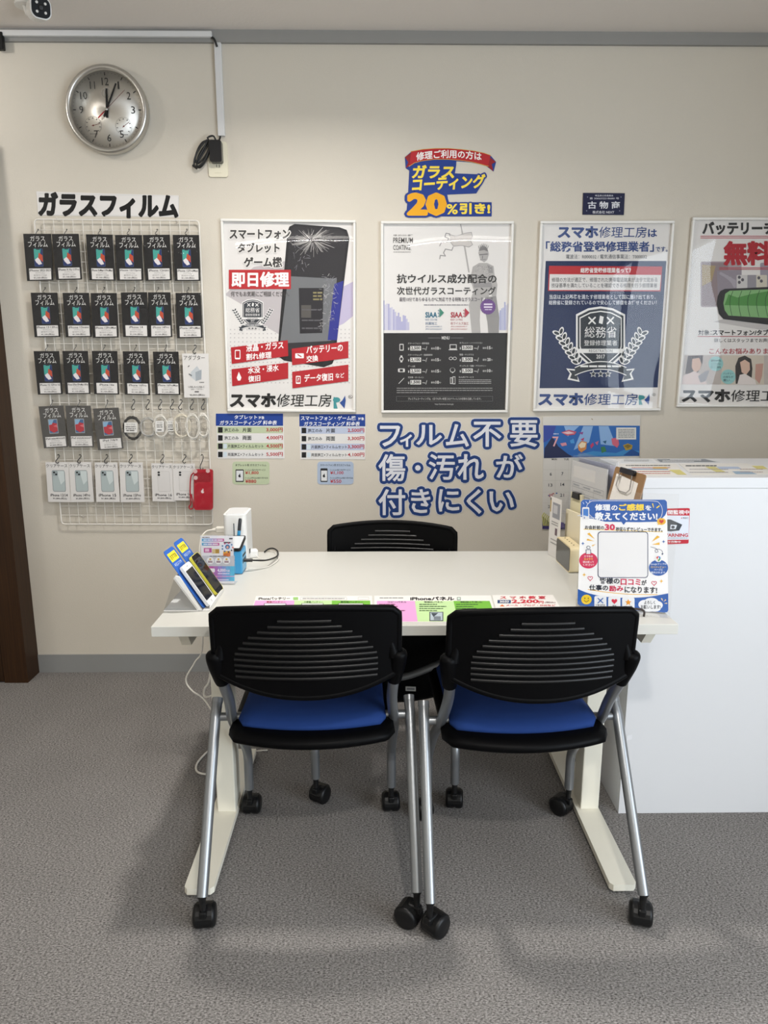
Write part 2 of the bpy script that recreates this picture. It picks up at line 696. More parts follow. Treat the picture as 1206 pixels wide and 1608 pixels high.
LIGHTON = emit('lit_lamp', WARM, 9)
for (fx, fy, fl, fp), side in zip(TUBES, ('left', 'right')):
    t = thing('ceiling_light', f'slim white ceiling tube light, the {side} one of two behind the viewer', 'ceiling light', Vector((fx, fy, CEIL_Z)), 'ceiling tube lights')
    MB().box(-fl / 2 - .03, fl / 2 + .03, -.03, .03, -.06, 0, WHITEPLASTIC, .004).build('housing', t)
    MB().tube([(-fl / 2, 0, -.085), (fl / 2, 0, -.085)], .012, LIGHTON).build('lamp_tube', t)
for (fx, fy, fp), lab in zip(DOWN, ('above the desk', 'at the left above the wire grid', 'behind the viewer, added as fill light')):
    t = thing('downlight', f'round recessed ceiling downlight {lab}', 'ceiling light', Vector((fx, fy, CEIL_Z)), 'ceiling downlights')
    MB().lathe([(.085, 0), (.085, -.006), (.072, -.008), (.068, -.002)], WHITEPLASTIC, 32, cap=False).build('trim_ring', t)
    if fx > -1:
        MB().lathe([(.066, -.001), (.066, -.004), (.0001, -.0045)], LIGHTON, 32, cap=False).build('lamp', t)
    else:
        MB().lathe([(.067, .012), (.067, -.001), (.066, -.004), (.0001, -.0045)], LIGHTON, 32, cap=False).build('lamp', t, Matrix.Translation((0, 0, -.060)) @ Matrix.Rotation(math.radians(50), 4, 'X'))

# ================================================================== chairs
def caster_parts(parent, x, y, swing):
    """twin wheel caster, stem on (x, y); swing = heading of the trailing wheels"""
    c = MB()
    c.lathe([(.0115, .105), (.0115, .098), (.009, .096), (.007, .062), (.007, .05)], RUBBER, 14)
    # hood
    arc = []
    for k in range(13):
        a = -.35 + (PI + .7) * k / 12
        arc.append((.022 + .031 * math.cos(a), .0292 + .031 * math.sin(a)))
    arc2 = [(.022 + .0294 * math.cos(-.35 + (PI + .7) * k / 12), .0292 + .0294 * math.sin(-.35 + (PI + .7) * k / 12)) for k in range(12, -1, -1)]
    c.prism(arc + arc2, -.019, .019, BLACKPLASTIC, Matrix.Rotation(PI / 2, 4, 'X'))
    c.box(-.012, .022, -.009, .009, .043, .062, BLACKPLASTIC, .004)
    o = c.build('caster', parent)
    o.location = (x, y, 0)
    o.rotation_euler = (0, 0, swing)
    for sy in (-1, 1):
        w = MB()
        w.lathe([(.0001, .0268), (.022, .0268), (.0262, .0245), (.0292, .020), (.0292, .0045), (.027, .0025), (.0001, .0025)], BLACKPLASTIC, 28)
        w.build('wheel', o, Matrix.Translation((.022, 0, .0292)) @ Matrix.Rotation(-sy * PI / 2, 4, 'X'))
    return o


def make_chair(label, swings):
    t = thing('nesting_chair', label, 'chair', Vector((0, 0, 0)), 'castered chairs round the desk')
    # seat pan: rear edge bows backwards
    def outline(hw, y0, y1, bow, r):
        pts = []
        n = 16
        for k in range(n + 1):
            a = -1 + 2 * k / n
            x = a * (hw - r * .35)
            pts.append((x, y0 - bow * (1 - a * a)))
        for sx, yy in ((1, 0), ):
            pass
        pts += [(hw, y0 + r * .7), (hw - .004, y0 + .12), (hw - .006, y1 - r), (hw - r * .5, y1 - r * .25), (hw - r * 1.2, y1)]
        pts += [(-hw + r * 1.2, y1), (-hw + r * .5, y1 - r * .25), (-hw + .006, y1 - r), (-hw + .004, y0 + .12), (-hw, y0 + r * .7)]
        return pts

    def slab(mb, levels, m):
        """stack of outlines (list of (pts, z))"""
        n = len(levels[0][0])
        vs, fs = [], []
        for pts, z in levels:
            vs += [(p[0], p[1], z + (p[2] if len(p) > 2 else 0)) for p in pts]
        for i in range(len(levels) - 1):
            for k in range(n):
                fs.append((i * n + k, i * n + (k + 1) % n, (i + 1) * n + (k + 1) % n, (i + 1) * n + k))
        fs.append(tuple(range(n))[::-1])
        fs.append(tuple(range((len(levels) - 1) * n, len(levels) * n)))
        mb.add(vs, fs, m, True)

    pan = MB()
    slab(pan, [(outline(.180, -.045, .33, .030, .05), .405), (outline(.204, -.070, .353, .036, .05), .412), (outline(.212, -.082, .360, .040, .05), .424),
               (outline(.210, -.078, .358, .038, .05), .438), (outline(.200, -.062, .350, .032, .05), .445), (outline(.190, -.045, .34, .026, .05), .447)], CHAIRBLACK)
    pan.build('seat_pan', t)
    pad = MB()
    slab(pad, [(outline(.188, -.046, .340, .026, .04), .444), (outline(.190, -.048, .342, .027, .04), .456), (outline(.184, -.040, .336, .025, .04), .468),
               (outline(.168, -.020, .320, .020, .04), .4755), (outline(.12, .04, .26, .01, .04), .479)], BLUEFAB)
    pad.build('seat_cushion', t)

    # backrest: curved shell, +a across, b from top (0) to bottom (1)
    HW, ZT, ZB, ZC = .214, .798, .640, .587
    def shell(x, z, off=0.0):
        # y on the rear face; centre bows to the rear, leans back
        y = -.150 - (z - .65) * .10 - .034 * (1 - (x / HW) ** 2)
        return (x, y + off, z)

    def bot(x):
        a = abs(x) / HW
        return ZC + (ZB - ZC) * a ** 2.2

    back = MB()
    nx, nz = 28, 12
    TH = .012
    def grid(off):
        vs = []
        for i in range(nx + 1):
            x = -HW + 2 * HW * i / nx
            a = abs(x) / HW
            top = ZT + .015 * (1 - a * a) - (.012 * max(0, (a - .94) / .06) ** 2.0)
            b0 = bot(x)
            for j in range(nz + 1):
                q = j / nz
                vs.append(shell(x, b0 + (top - b0) * q, off))
        return vs
    R_, F_ = grid(0), grid(TH)
    N = len(R_)
    idx = lambda i, j: i * (nz + 1) + j
    fr, ff, fe = [], [], []
    for i in range(nx):
        for j in range(nz):
            fr.append((idx(i, j), idx(i + 1, j), idx(i + 1, j + 1), idx(i, j + 1)))
            ff.append((N + idx(i, j), N + idx(i, j + 1), N + idx(i + 1, j + 1), N + idx(i + 1, j)))
    rim = [idx(i, 0) for i in range(nx + 1)] + [idx(nx, j) for j in range(1, nz + 1)] + [idx(i, nz) for i in range(nx - 1, -1, -1)] + [idx(0, j) for j in range(nz - 1, 0, -1)]
    for a, b in zip(rim, rim[1:] + rim[:1]): fe.append((a, N + a, N + b, b))
    back.add(R_ + F_, fr + ff, CHAIRBLACK, True)
    back.add(R_ + F_, fe, CHAIRBLACK, False)
    # rolled edge
    P = [Vector(R_[i]) for i in rim]
    back.tube([p + Vector((0, TH / 2, 0)) for p in P], .0085, CHAIRBLACK, 10, close=True)
    # ribs on both faces
    for k, (zr, hw) in enumerate([(.783 - .0145 * q, h) for q, h in enumerate((.060, .083, .107, .129, .142, .154, .1625, .165, .165, .165, .164))]):
        for off in (0.0, TH):
            pts = [shell(x, zr - .0, off) for x in [-hw + 2 * hw * q / 16 for q in range(17)]]
            back.tube(pts, .0044, RIB, 8)
    back.build('backrest', t)

    for sx in (-1, 1):
        # front leg and upright in one bent tube
        path = smooth_path([(sx * .214, .225, .095), (sx * .214, .225, .15), (sx * .214, .222, .205), (sx * .214, .19, .255), (sx * .215, .09, .36), (sx * .210, .0, .445), (sx * .203, -.065, .53), (sx * .205, -.115, .60), (sx * .211, -.14, .66)], 5)
        MB().tube(path, .0135, STEEL, 14).build('front_leg', t)
        # rear leg with capped top
        rl = MB()
        rl.tube([(sx * .252, .022, .478), (sx * .253, .0, .455), (sx * .258, -.222, .098)], .0135, STEEL, 14)
        rl.tube([(sx * .2517, .030, .488), (sx * .252, .022, .478)], .0145, STEEL, 14)
        rl.build('rear_leg', t)
        MB().tube([(sx * .252, .004, .448), (sx * .185, .004, .448)], .011, STEEL, 12).build('crossbar', t)
        # socket that clasps the upright
        bk = MB()
        q = [(sx * .2055, -.116, .604), (sx * .2105, -.136, .645), (sx * .2145, -.148, .678), (sx * .2145, -.152, .694)]
        bk.tube(smooth_path(q, 4), [.0180, .0190, .0195, .020, .0205, .021, .021, .021, .021, .0205, .0195, .017, .011], CHAIRBLACK, 14)
        bk.tube([(sx * .204, -.150, .68), (sx * .198, -.152, .705), (sx * .195, -.155, .735)], [.016, .011, .004], CHAIRBLACK, 10)
        bk.build('back_bracket', t)
    for (x, y), sw in zip(((-.258, -.222), (.258, -.222), (-.214, .225), (.214, .225)), swings):
        caster_parts(t, x, y, sw)
    return t


def place(t, x, y, rz):
    t.matrix_world = Matrix.Translation((x, y, 0)) @ Matrix.Rotation(rz, 4, 'Z')


chair = make_chair('black castered chair with blue seat, at the desk front towards the wire grid side', (1.65, 2.6, 1.5, 1.6))
place(chair, -.163, 1.712, math.radians(1.0))
chair2 = copy_tree(chair)
chair2['label'] = 'black castered chair with blue seat, at the desk front beside the white counter'
place(chair2, .377, 1.690, math.radians(2.2))
chair3 = copy_tree(chair)
chair3['label'] = 'black castered chair with folded seat, behind the desk against the wall'
place(chair3, .045, 2.195, math.radians(180 - 4.5))
def swing(ch, angs):
    cs = [c for c in ch.children if c.name.startswith('caster')]
    for c, a in zip(sorted(cs, key=lambda c: c.name), angs):
        c.rotation_euler = (0, 0, a)
swing(chair2, (.75, 1.25, 2.2, 2.3))
swing(chair3, (1.5, 1.6, -1.6, -2.0))
# its seat is folded up: pan towards the desk, cushion towards the backrest
for c in chair3.children:
    if c.name.startswith(('seat_cushion', 'seat_pan')):
        c.location = (0, .370, .335)
        c.rotation_euler = (PI / 2, 0, 0)
# the bent tube that carries the folded seat, and the maker's tag under it
inv3 = chair3.matrix_world.inverted()
bar = [(-.205, .035, .445), (-.19, .055, .42), (-.15, .06, .403), (-.09, .06, .375), (-.04, .06, .360), (.02, .06, .358), (.07, .06, .372), (.14, .06, .402), (.19, .055, .42), (.205, .035, .445)]
MB().tube(smooth_path(bar, 5), .0115, STEEL, 12).build('stretcher', chair3)
lb = MB()
ft = chair3.matrix_world @ Vector((0, -.035 + .0015, .3))
for q, e, c in (((637, 1077, 653, 1084), 0, '#b9b9b4'), ((639, 1079, 651, 1082), .0006, '#77777a')):
    g = [inv3 @ on_y(px, py, on_y(px, py, 2.195 + .0335).y) for px, py in ((q[0], q[1]), (q[2], q[1]), (q[2], q[3]), (q[0], q[3]))]
    g = [(p.x, -.0335 + e, p.z) for p in g]
    lb.add(g, [(0, 1, 2, 3)], ink(c))
lb.build('tag', chair3)

# ================================================================== desk
DX0, DX1, DY0, DY1 = -.540, .736, 1.625, 2.312
dk = thing('desk', 'wide white laminate desk on cream T feet behind two blue chairs', 'desk', Vector(((DX0 + DX1) / 2, (DY0 + DY1) / 2, 0)))
dmx, dmy = (DX0 + DX1) / 2, (DY0 + DY1) / 2
MB().box(DX0 - dmx, DX1 - dmx, DY0 - dmy, DY1 - dmy, DESK_Z - .026, DESK_Z, WHITEBOARD, .0012, 2).build('tabletop', dk)
for sx, fx0, fx1, cx in ((-1, -.494, -.418, -.4485), (1, .606, .675, .6465)):
    cx -= dmx
    MB().box(cx - .0275, cx + .0275, 1.915 - dmy, 1.995 - dmy, .028, DESK_Z - .026, DESKSTEEL, .003).build('column', dk)
    pts = [(fx0 - dmx, 1.604 - dmy), (fx0 - dmx + .008, 1.594 - dmy), (fx1 - dmx - .008, 1.594 - dmy), (fx1 - dmx, 1.604 - dmy), (fx1 - dmx, 2.27 - dmy), (fx0 - dmx, 2.27 - dmy)]
    f = MB()
    f.prism(pts, .012, .030, DESKSTEEL)
    fo = f.build('foot', dk)
    for yy in (1.63, 2.24):
        MB().lathe([(.018, 0), (.018, .010), (.008, .012)], RUBBER, 16).build('glide', fo, Matrix.Translation(((fx0 + fx1) / 2 - dmx, yy - dmy, 0)))
    bx = (-.476 if sx < 0 else .688) - dmx
    br = MB()
    br.prism([(-.30, 0), (.30, 0), (.26, -.05), (-.26, -.05)], -.012, .012, DESKSTEEL, Matrix(((0, 0, 1, 0), (1, 0, 0, 0), (0, 1, 0, 0), (0, 0, 0, 1))))
    br.build('bracket', dk, Matrix.Translation((bx, 1.955 - dmy, DESK_Z - .026)))
MB().box(-.4485 - dmx, .6465 - dmx, 1.94 - dmy, 1.97 - dmy, DESK_Z - .066, DESK_Z - .026, DESKSTEEL, .003).build('crossbeam', dk)

# ================================================================== counter
CX0, CX1, CY0, CY1, CZ = .742, 2.2, 1.932, 2.33, 1.04
ct = thing('counter', 'tall white counter standing right of the desk', 'counter', Vector((1.47, 2.13, 0)))
MB().box(CX0 - 1.47, CX1 - 1.47, CY0 - 2.13, CY1 - 2.13, CZ - .030, CZ, COUNTERWHITE, .0012).build('countertop', ct)
MB().box(CX0 - 1.47, CX1 - 1.47, CY0 + .001 - 2.13, CY0 + .018 - 2.13, 0, CZ - .0305, COUNTERWHITE, .0008).build('front_panel', ct)
for x in (CX0, CX1 - .018):
    MB().box(x - 1.47, x + .018 - 1.47, CY0 + .0185 - 2.13, CY1 - .01 - 2.13, 0, CZ - .0305, COUNTERWHITE, .0008).build('side_panel', ct)

# ================================================================== fittings on the wall and ceiling
def px_wall(px, py, off=0.0):
    return on_y(px, py, WALL_Y - off)


# security camera
sc = thing('security_camera', 'small white bullet security camera on the ceiling corner', 'security camera', on_z(40, 4, CEIL_Z))
aim = Matrix.Translation((.062, -.045, -.040)) @ Matrix.Rotation(math.radians(32), 4, 'Z') @ Matrix.Rotation(math.radians(104), 4, 'X')
MB().lathe([(.036, -.012), (.036, -.004), (.033, 0)], WHITEPLASTIC, 24).build('mount', sc)
MB().tube([(0, 0, -.01), (.004, .0, -.03), (.04, -.01, -.04)], .011, WHITEPLASTIC, 12).build('arm', sc)
m_ = MB()
m_.prism(rrect(.058, .058, .020, 6), -.06, .040, WHITEPLASTIC)
m_.prism(rrect(.064, .064, .022, 6), -.045, .044, WHITEPLASTIC)
m_.build('housing', sc, aim)
fcp = MB().prism(rrect(.057, .057, .019, 6), .044, .0494, mat('camera_face', '#15171a', .5, spec=.15))
for a, b in ((-.013, .013), (.013, .013), (-.013, -.013), (.013, -.013)):
    fcp.lathe([(.0042, .0494), (.0042, .0504), (.0001, .0506)], WHITEPLASTIC, 12, Matrix.Translation((a, b, 0)))
fcp.lathe([(.009, .0494), (.009, .0502), (.006, .0506), (.0001, .0506)], BLACKPLASTIC, 20)
fcp.build('lens_face', sc, aim)

# raceways
a, b = px_wall(3, 52), px_wall(335, 63)
rc = MB().box(a.x, b.x, WALL_Y - .030, WALL_Y - .0142, b.z, a.z, DUCT, .002)
tag(rc.build('cable_raceway'), 'long white cable raceway along the grey ceiling trim', 'cable raceway')
a, b = px_wall(337, 68), px_wall(348, 215)
rc = MB().box(a.x, a.x + .026, WALL_Y - .016, WALL_Y, b.z, a.z - .002, DUCT, .002)
tag(rc.build('cable_raceway'), 'vertical white cable raceway running down to the outlet', 'cable raceway')
p = px_wall(336, 60, .02)
tag(MB().tube(smooth_path([p + Vector((-.010, .0, .004)), p + Vector((.002, -.004, -.006)), p + Vector((.010, .002, -.028))], 5), .004, CABLEBLACK, 8).build('cable_bridge'), 'short black cable bridging the two white raceways', 'cable')
e0 = px_wall(0, 64, .03)
tag(MB().box(e0.x - .02, e0.x + .012, WALL_Y - .035, WALL_Y - .0145, e0.z - .03, e0.z + .03, BLACKPLASTIC, .004).build('cable_clip'), 'small black clip at the left end of the long raceway', 'clip')

# outlet and power adapter
oc = px_wall(342.5, 251)
ot = thing('wall_outlet', 'ivory wall outlet below the vertical raceway', 'wall outlet', wall_frame(oc.x, oc.z))
mm = MB(); mm.prism(rrect(.074, .126, .009), 0, .007, IVORY); mm.build('cover_plate', ot)
mm = MB(); mm.prism(rrect(.026, .05, .002, cy=-.024), .007, .0085, IVORY)
for dx in (-.005, .005): mm.box(dx - .0011, dx + .0011, -.029, -.019, .0083, .009, RUBBER)
mm.build('socket', ot)
ad = thing('power_adapter', 'black power adapter plugged into the ivory wall outlet', 'power adapter', wall_frame(oc.x - .001, oc.z + .022, .0088))
mm = MB(); mm.prism(rrect(.046, .078, .008), 0, .030, mat('black_gloss_plastic', '#18181a', .28)); mm.build('body', ad)
mm = MB()
loop = []
for k in range(60):
    t = k / 59
    g = t * 2 * PI * 4.0
    bb = .011 + .007 * math.sin(5.1 * t * PI)
    ca, sa = math.cos(1.02), math.sin(1.02)
    e0, e1 = (.048 + .006 * math.sin(9 * t)) * math.cos(g), bb * math.sin(g)
    loop.append((-.052 + e0 * ca - e1 * sa + .008 * math.sin(7 * t), -.004 + e0 * sa + e1 * ca - .006 * math.cos(6 * t), .006 + .014 * t))
loop += [(-.030, .048, .019), (-.015, .056, .016), (-.006, .054, .014), (0, .040, .014)]
mm.tube(smooth_path(loop, 2), .0034, CABLEBLACK, 8)
mm.tube([(-.092, -.046, .012), (-.076, -.058, .012)], .0055, CABLEBLACK, 8)
mm.build('cable', ad)
tag(MB().tube(smooth_path([px_wall(346, 214, .008), px_wall(345, 218, .014), px_wall(342, 224, .024), px_wall(340, 231, .026)], 4), .0032, CABLEBLACK, 8).build('cable'), 'black cord from the raceway end to the power adapter', 'cable')

# clock
cc = on_y(166, 170.3, 2.936)
ck = thing('wall_clock', 'round silver wall clock reading just past twelve', 'clock', wall_frame(cc.x, cc.z))
RC = .1535
MB().lathe([(RC - .002, .003), (RC, .008), (RC + .001, .034), (RC - .004, .041), (RC - .010, .043), (RC - .0175, .040), (RC - .0185, .026)], ALU, 64, cap=False).build('rim', ck)
MB().lathe([(RC - .016, .022), (RC - .016, .026), (.0001, .026)], brushed_dial(), 64, cap=False).build('dial', ck)
di = Art(ck.matrix_world, mp=lambda x, y: (x * (RC - .0185), -y * (RC - .0185)))
di.base = .0265
for h in range(60):
    g = h * PI / 30
    big = h % 5 == 0
    if big and h in (20, 40): big = True
    r0, r1, w = (.87, .95, .022) if big else (.925, .95, .007)
    di.line([(r0 * math.sin(g), -r0 * math.cos(g)), (r1 * math.sin(g), -r1 * math.cos(g))], w, '#1c1c1c', 1)
for h, lab in ((12, '12'), (1, '1'), (2, '2'), (3, '3'), (5, '5'), (6, '6'), (7, '7'), (9, '9'), (10, '10'), (11, '11')):
    g = h * PI / 6
    r = .72
    x, y = r * math.sin(g), -r * math.cos(g)
    w = .055 if len(lab) == 1 else .095
    if lab == '1': w = .025
    if lab == '11': w = .07
    di.text(lab, x - w, y - .095, x + w, y + .095, '#2a2927', 1, off=0.0)
for cx, cy in ((-.42, .40), (.43, .42)):
    for k in range(33):
        g = math.radians(-135 + 270 * k / 32)
        l = .045 if k % 4 == 0 else .025
        di.line([(cx + .24 * math.sin(g), cy - .24 * math.cos(g)), (cx + (.24 - l) * math.sin(g), cy - (.24 - l) * math.cos(g))], .008, '#55534f', 1)
        if k % 4 == 0:
            di.rect(cx + .185 * math.sin(g) - .018, cy - .185 * math.cos(g) - .012, cx + .185 * math.sin(g) + .018, cy - .185 * math.cos(g) + .012, '#77746f', 1)
    g = math.radians(75 if cx < 0 else 55)
    di.line([(cx - .05 * math.sin(g), cy + .05 * math.cos(g)), (cx + .2 * math.sin(g), cy - .2 * math.cos(g))], .012, '#6a2f2c', 2)
    di.disc(cx, cy, .022, .022, '#6a2f2c', 2, 12)
    di.bars(cx - .11, cx + .1, [cy + .21], .014, '#66635f', 1)
for k in range(40):
    g = k * PI / 20
    di.line([(.115 * math.cos(g), -.43 + .115 * math.sin(g)), (.115 * math.cos(g + PI / 20), -.43 + .115 * math.sin(g + PI / 20))], .012, '#9a9892', 1)
di.text('R', -.06, -.5, .06, -.36, '#9a9892', 1)
di.build('dial_printing', ck)
def hand(name, ang, l, tail, w, col, z):
    h = MB()
    h.prism([(-w, -tail), (w, -tail), (w * .8, l), (-w * .8, l)], z, z + .0015, ink(col))
    h.build(name, ck, Matrix.Rotation(-math.radians(ang), 4, 'Z'))
hand('hour_hand', 3, .072, .028, .0042, '#141414', .029)
hand('minute_hand', 25, .098, .028, .0036, '#141414', .0315)
sh = MB()
sh.prism([(-.0008, -.02), (.0008, -.02), (.0006, .098), (-.0006, .098)], .034, .035, ink('#5c2a28'))
sh.prism([(-.0022, -.045), (.0022, -.045), (.0018, -.012), (-.0018, -.012)], .034, .035, ink('#b0202c'))
sh.lathe([(.005, .034), (.005, .0365), (.0001, .0368)], ALU, 16)
sh.build('second_hand', ck, Matrix.Rotation(-math.radians(48), 4, 'Z'))
MB().lathe([(RC - .018, .0392), (.0001, .0392)], clear('clock_glass', rough=0.0, base=0.0, strong=.5), 48, cap=False).build('glass', ck)

# ================================================================== poster frames
def poster(label, corners, off=.0145, name='poster_frame'):
    """corners: photo pixels TL, TR, BR, BL of the frame's outside"""
    c = [on_y(px, py, WALL_Y - off) for px, py in corners]
    u = ((c[1] - c[0]) + (c[2] - c[3])).normalized()
    v = ((c[0] - c[3]) + (c[1] - c[2])).normalized()
    v = (v - u * v.dot(u)).normalized()
    o = (c[0] + c[1] + c[2] + c[3]) / 4
    w = ((c[1] - c[0]).length + (c[2] - c[3]).length) / 2
    h = ((c[0] - c[3]).length + (c[1] - c[2]).length) / 2
    M = frame((o.x, WALL_Y - .001, o.z), u, v)
    t = thing(name, label, 'poster', M, 'framed shop posters')
    fw = .010
    f = MB()
    for x0, x1, y0, y1 in ((-w / 2, w / 2, h / 2 - fw, h / 2), (-w / 2, w / 2, -h / 2, -h / 2 + fw), (-w / 2, -w / 2 + fw, -h / 2 + fw, h / 2 - fw), (w / 2 - fw, w / 2, -h / 2 + fw, h / 2 - fw)):
        f.box(x0, x1, y0, y1, 0, .015, FRAMEWHITE, .0022, 2)
    f.build('frame', t)
    g = MB()
    nx, ny = 1, 1
    g.box(-w / 2 + fw * .6, w / 2 - fw * .6, -h / 2 + fw * .6, h / 2 - fw * .6, .0095, .0105, POSTERPANE)
    g.build('pane', t)
    art = Art(M)
    art.base = .002
    art.raw([(-w / 2 + .004, -h / 2 + .004), (w / 2 - .004, -h / 2 + .004), (w / 2 - .004, h / 2 - .004), (-w / 2 + .004, h / 2 - .004)], '#dcd9d6', 0)
    art.wh = (w, h)
    return t, art


def logo(a, x0, y0, x1, y1, col, s=1.0):
    """shop name in two weights and the R mark"""
    w = x1 - x0
    a.text('スマホ', x0, y0, x0 + w * .365, y1, col, 3, bold=.045)
    a.text('修理工房', x0 + w * .37, y0, x0 + w * .815, y1, col, 3, off=.006, skew=.10)


def rmark(a, x, y, w, h):
    a.poly([(x, y), (x + w * .42, y + h * .10), (x + w * .42, y + h * .42), (x + w * .2, y + h * .5), (x + w * .34, y + h), (x, y + h)], '#3f8f94', 3)
    a.disc(x + w * .25, y + h * .25, w * .3, h * .22, '#3f8f94', 3)
    a.poly([(x + w * .95, y - h * .12), (x + w, y + h * .3), (x + w * .9, y + h), (x + w * .5, y + h * .5), (x + w * .72, y + h * .3)], '#274a8f', 4)
    a.disc(x + w * 1.38, y - h * .02, w * .17, h * .15, '#3a3a3a', 3)
    a.disc(x + w * 1.38, y - h * .02, w * .135, h * .12, '#dcd9d6', 4)
    a.text('R', x + w * 1.30, y - h * .09, x + w * 1.46, y + h * .06, '#3a3a3a', 5)


def badge(a, cx, cy, k, dark, pale, small):
    """shield with laurel branches, ribbon and three stars"""
    sh = [(-.40, -.50), (-.2, -.60), (0, -.63), (.2, -.60), (.40, -.50), (.40, .05), (.36, .18), (.16, .36), (-.16, .36), (-.36, .18), (-.40, .05)]
    P = lambda q, f=1.0: [(cx + x * k * f, cy + (y + .13) * k * f - .13 * k) for x, y in q]
    a.poly(P(sh), pale, 2); a.poly(P(sh, .93), dark, 3); a.poly(P(sh, .86), pale, 4); a.poly(P(sh, .82), dark, 5)
    a.rect(cx - .36 * k, cy + .06 * k, cx + .36 * k, cy + .13 * k, pale, 6)
    for dx in (-.14, .16):
        for sg in (-1, 1):
            a.line([(cx + (dx - .05) * k, cy - (.40 + sg * .05) * k), (cx + (dx + .05) * k, cy - (.40 - sg * .05) * k)], .025 * k, pale, 6)
    a.poly([(cx - .03 * k, cy - .36 * k), (cx - .01 * k, cy - .48 * k), (cx + .05 * k, cy - .46 * k), (cx + .03 * k, cy - .34 * k)], pale, 6)
    a.text('総務省', cx - .26 * k, cy - .30 * k, cx + .26 * k, cy - .12 * k, pale, 6, off=.0)
    a.text('登録修理業者', cx - .27 * k, cy - .08 * k, cx + .27 * k, cy + .01 * k, pale, 6, off=.0)
    a.text('REGISTRATION', cx - .19 * k, cy + .073 * k, cx + .19 * k, cy + .117 * k, dark, 7, off=.0)
    a.text('2017', cx - .07 * k, cy + .155 * k, cx + .07 * k, cy + .22 * k, pale, 6, off=.01)
    for sg in (-1, 1):
        for q in range(7):
            t = q / 6
            bx, by = cx + sg * (.36 + .30 * t) * k, cy + (.30 - .42 * t - .05 * t * t) * k
            for sd in (-1, 1):
                ang = math.atan2(-.5, sg * .22) + sd * sg * .75
                lx, ly = bx + .06 * k * math.cos(ang), by + .06 * k * math.sin(ang)
                for L, f, c in ((2, 1.35, pale), (3, .85, dark)):
                    pts = []
                    for w in range(12):
                        g = 2 * PI * w / 12
                        ex, ey = .055 * k * f * math.cos(g), .028 * k * f * math.sin(g)
                        pts.append((lx + ex * math.cos(ang) - ey * math.sin(ang), ly + ex * math.sin(ang) + ey * math.cos(ang)))
                    a.poly(pts, c, L)
    rib = lambda y0, y1: [(cx + x * k, cy + (y0 + .10 * (abs(x) / .42) ** 2) * k) for x in [-.42 + .07 * q for q in range(13)]] + [(cx + x * k, cy + (y1 + .10 * (abs(x) / .42) ** 2) * k) for x in [.42 - .07 * q for q in range(13)]]
    a.poly(rib(.26, .40), pale, 7); a.poly(rib(.275, .385), dark, 8)
    a.bars(cx - .33 * k, cx + .33 * k, [cy + .33 * k], .03 * k, pale, 9)
    for sg in (-1, 1):
        q = [(.36, .40), (.56, .38), (.50, .46), (.54, .56), (.34, .60), (.38, .50)]
        a.poly([(cx + sg * x * k, cy + y * k) for x, y in q], pale, 5)
        q = [(.39, .42), (.52, .405), (.47, .47), (.50, .54), (.37, .57)]
        a.poly([(cx + sg * x * k, cy + y * k) for x, y in q], dark, 6)
    for dx in (-.12, 0, .12):
        a.poly(star(cx + dx * k, cy + .47 * k, .065 * k), pale, 6)
        a.poly(star(cx + dx * k, cy + .47 * k, .045 * k), dark, 7)


# --- poster: cracked phone
P1 = [(346.6, 343.5), (559.7, 345), (557, 648), (356.5, 645.5)]
t, a = poster('framed poster with a cracked smartphone and four red boxes', P1)
a.z = (330, 330, 4.824)
a.poly([(112, 640), (330, 430), (600, 380), (620, 900), (520, 940), (400, 870), (250, 720)], '#b9b3b5', 1)
a.poly([(930, 620), (1085, 540), (1085, 800), (1010, 860), (920, 900)], '#b9b1cb', 1)
for gy in range(14):
    for gx in range(30):
        x, y = 150 + gx * 31, 900 + gy * 31
        if y < 1330 and x < 1080: a.rect(x, y, x + 9, y + 9, '#bdb9b9', 1)
ph = [(640, 105), (980, 130), (1035, 150), (1055, 210), (945, 1120), (925, 1165), (860, 1190), (560, 1140), (525, 1115), (512, 1040), (585, 170), (600, 125)]
a.poly(ph, '#1f1f22', 2)
a.poly([(655, 118), (975, 140), (1018, 165), (1035, 215), (925, 1110), (890, 1150), (600, 1105), (545, 1080), (600, 180), (615, 135)], '#2c2b2f', 3)
a.poly([(592, 500), (960, 520), (915, 990), (530, 1010)], '#6f7174', 4)
a.poly([(940, 560), (1010, 535), (962, 985), (890, 985)], '#2a3187', 5)
a.poly([(672, 590), (860, 590), (850, 930), (680, 935)], '#27262b', 6)
a.rect(690, 720, 765, 815, '#55524f', 7)
a.bars(780, 850, [620, 645, 670], 12, '#8d835c', 7)
a.bars(695, 840, [750, 830, 890], 10, '#5d5b60', 8)
a.line([(770, 203), (835, 207)], 14, '#141416', 5)
for k in range(150):
    g = random.uniform(0, 2 * PI)
    r0, r1 = random.uniform(10, 90), random.uniform(60, 210)
    w = random.uniform(1.0, 2.6)
    x0, y0 = 770 + r0 * math.cos(g), 230 + r0 * math.sin(g) * .55
    x1, y1 = 770 + r1 * math.cos(g + .12), 230 + r1 * math.sin(g + .12) * .6
    if 610 < x1 < 1010 and y1 > 130: a.line([(x0, y0), (x1, y1)], w, random.choice(['#b9b5b2', '#8f8b89', '#d5d2cf']), 6)
for cx, cy, n in ((900, 600, 60), (900, 800, 45), (690, 370, 25)):
    for k in range(n):
        g = random.uniform(0, 2 * PI); x0, y0 = cx + random.uniform(-60, 60), cy + random.uniform(-110, 110)
        a.line([(x0, y0), (x0 + random.uniform(8, 45) * math.cos(g), y0 + random.uniform(8, 45) * math.sin(g))], random.uniform(1, 2.4), random.choice(['#c9c6c4', '#9a98a0', '#8d8b92']), 8)
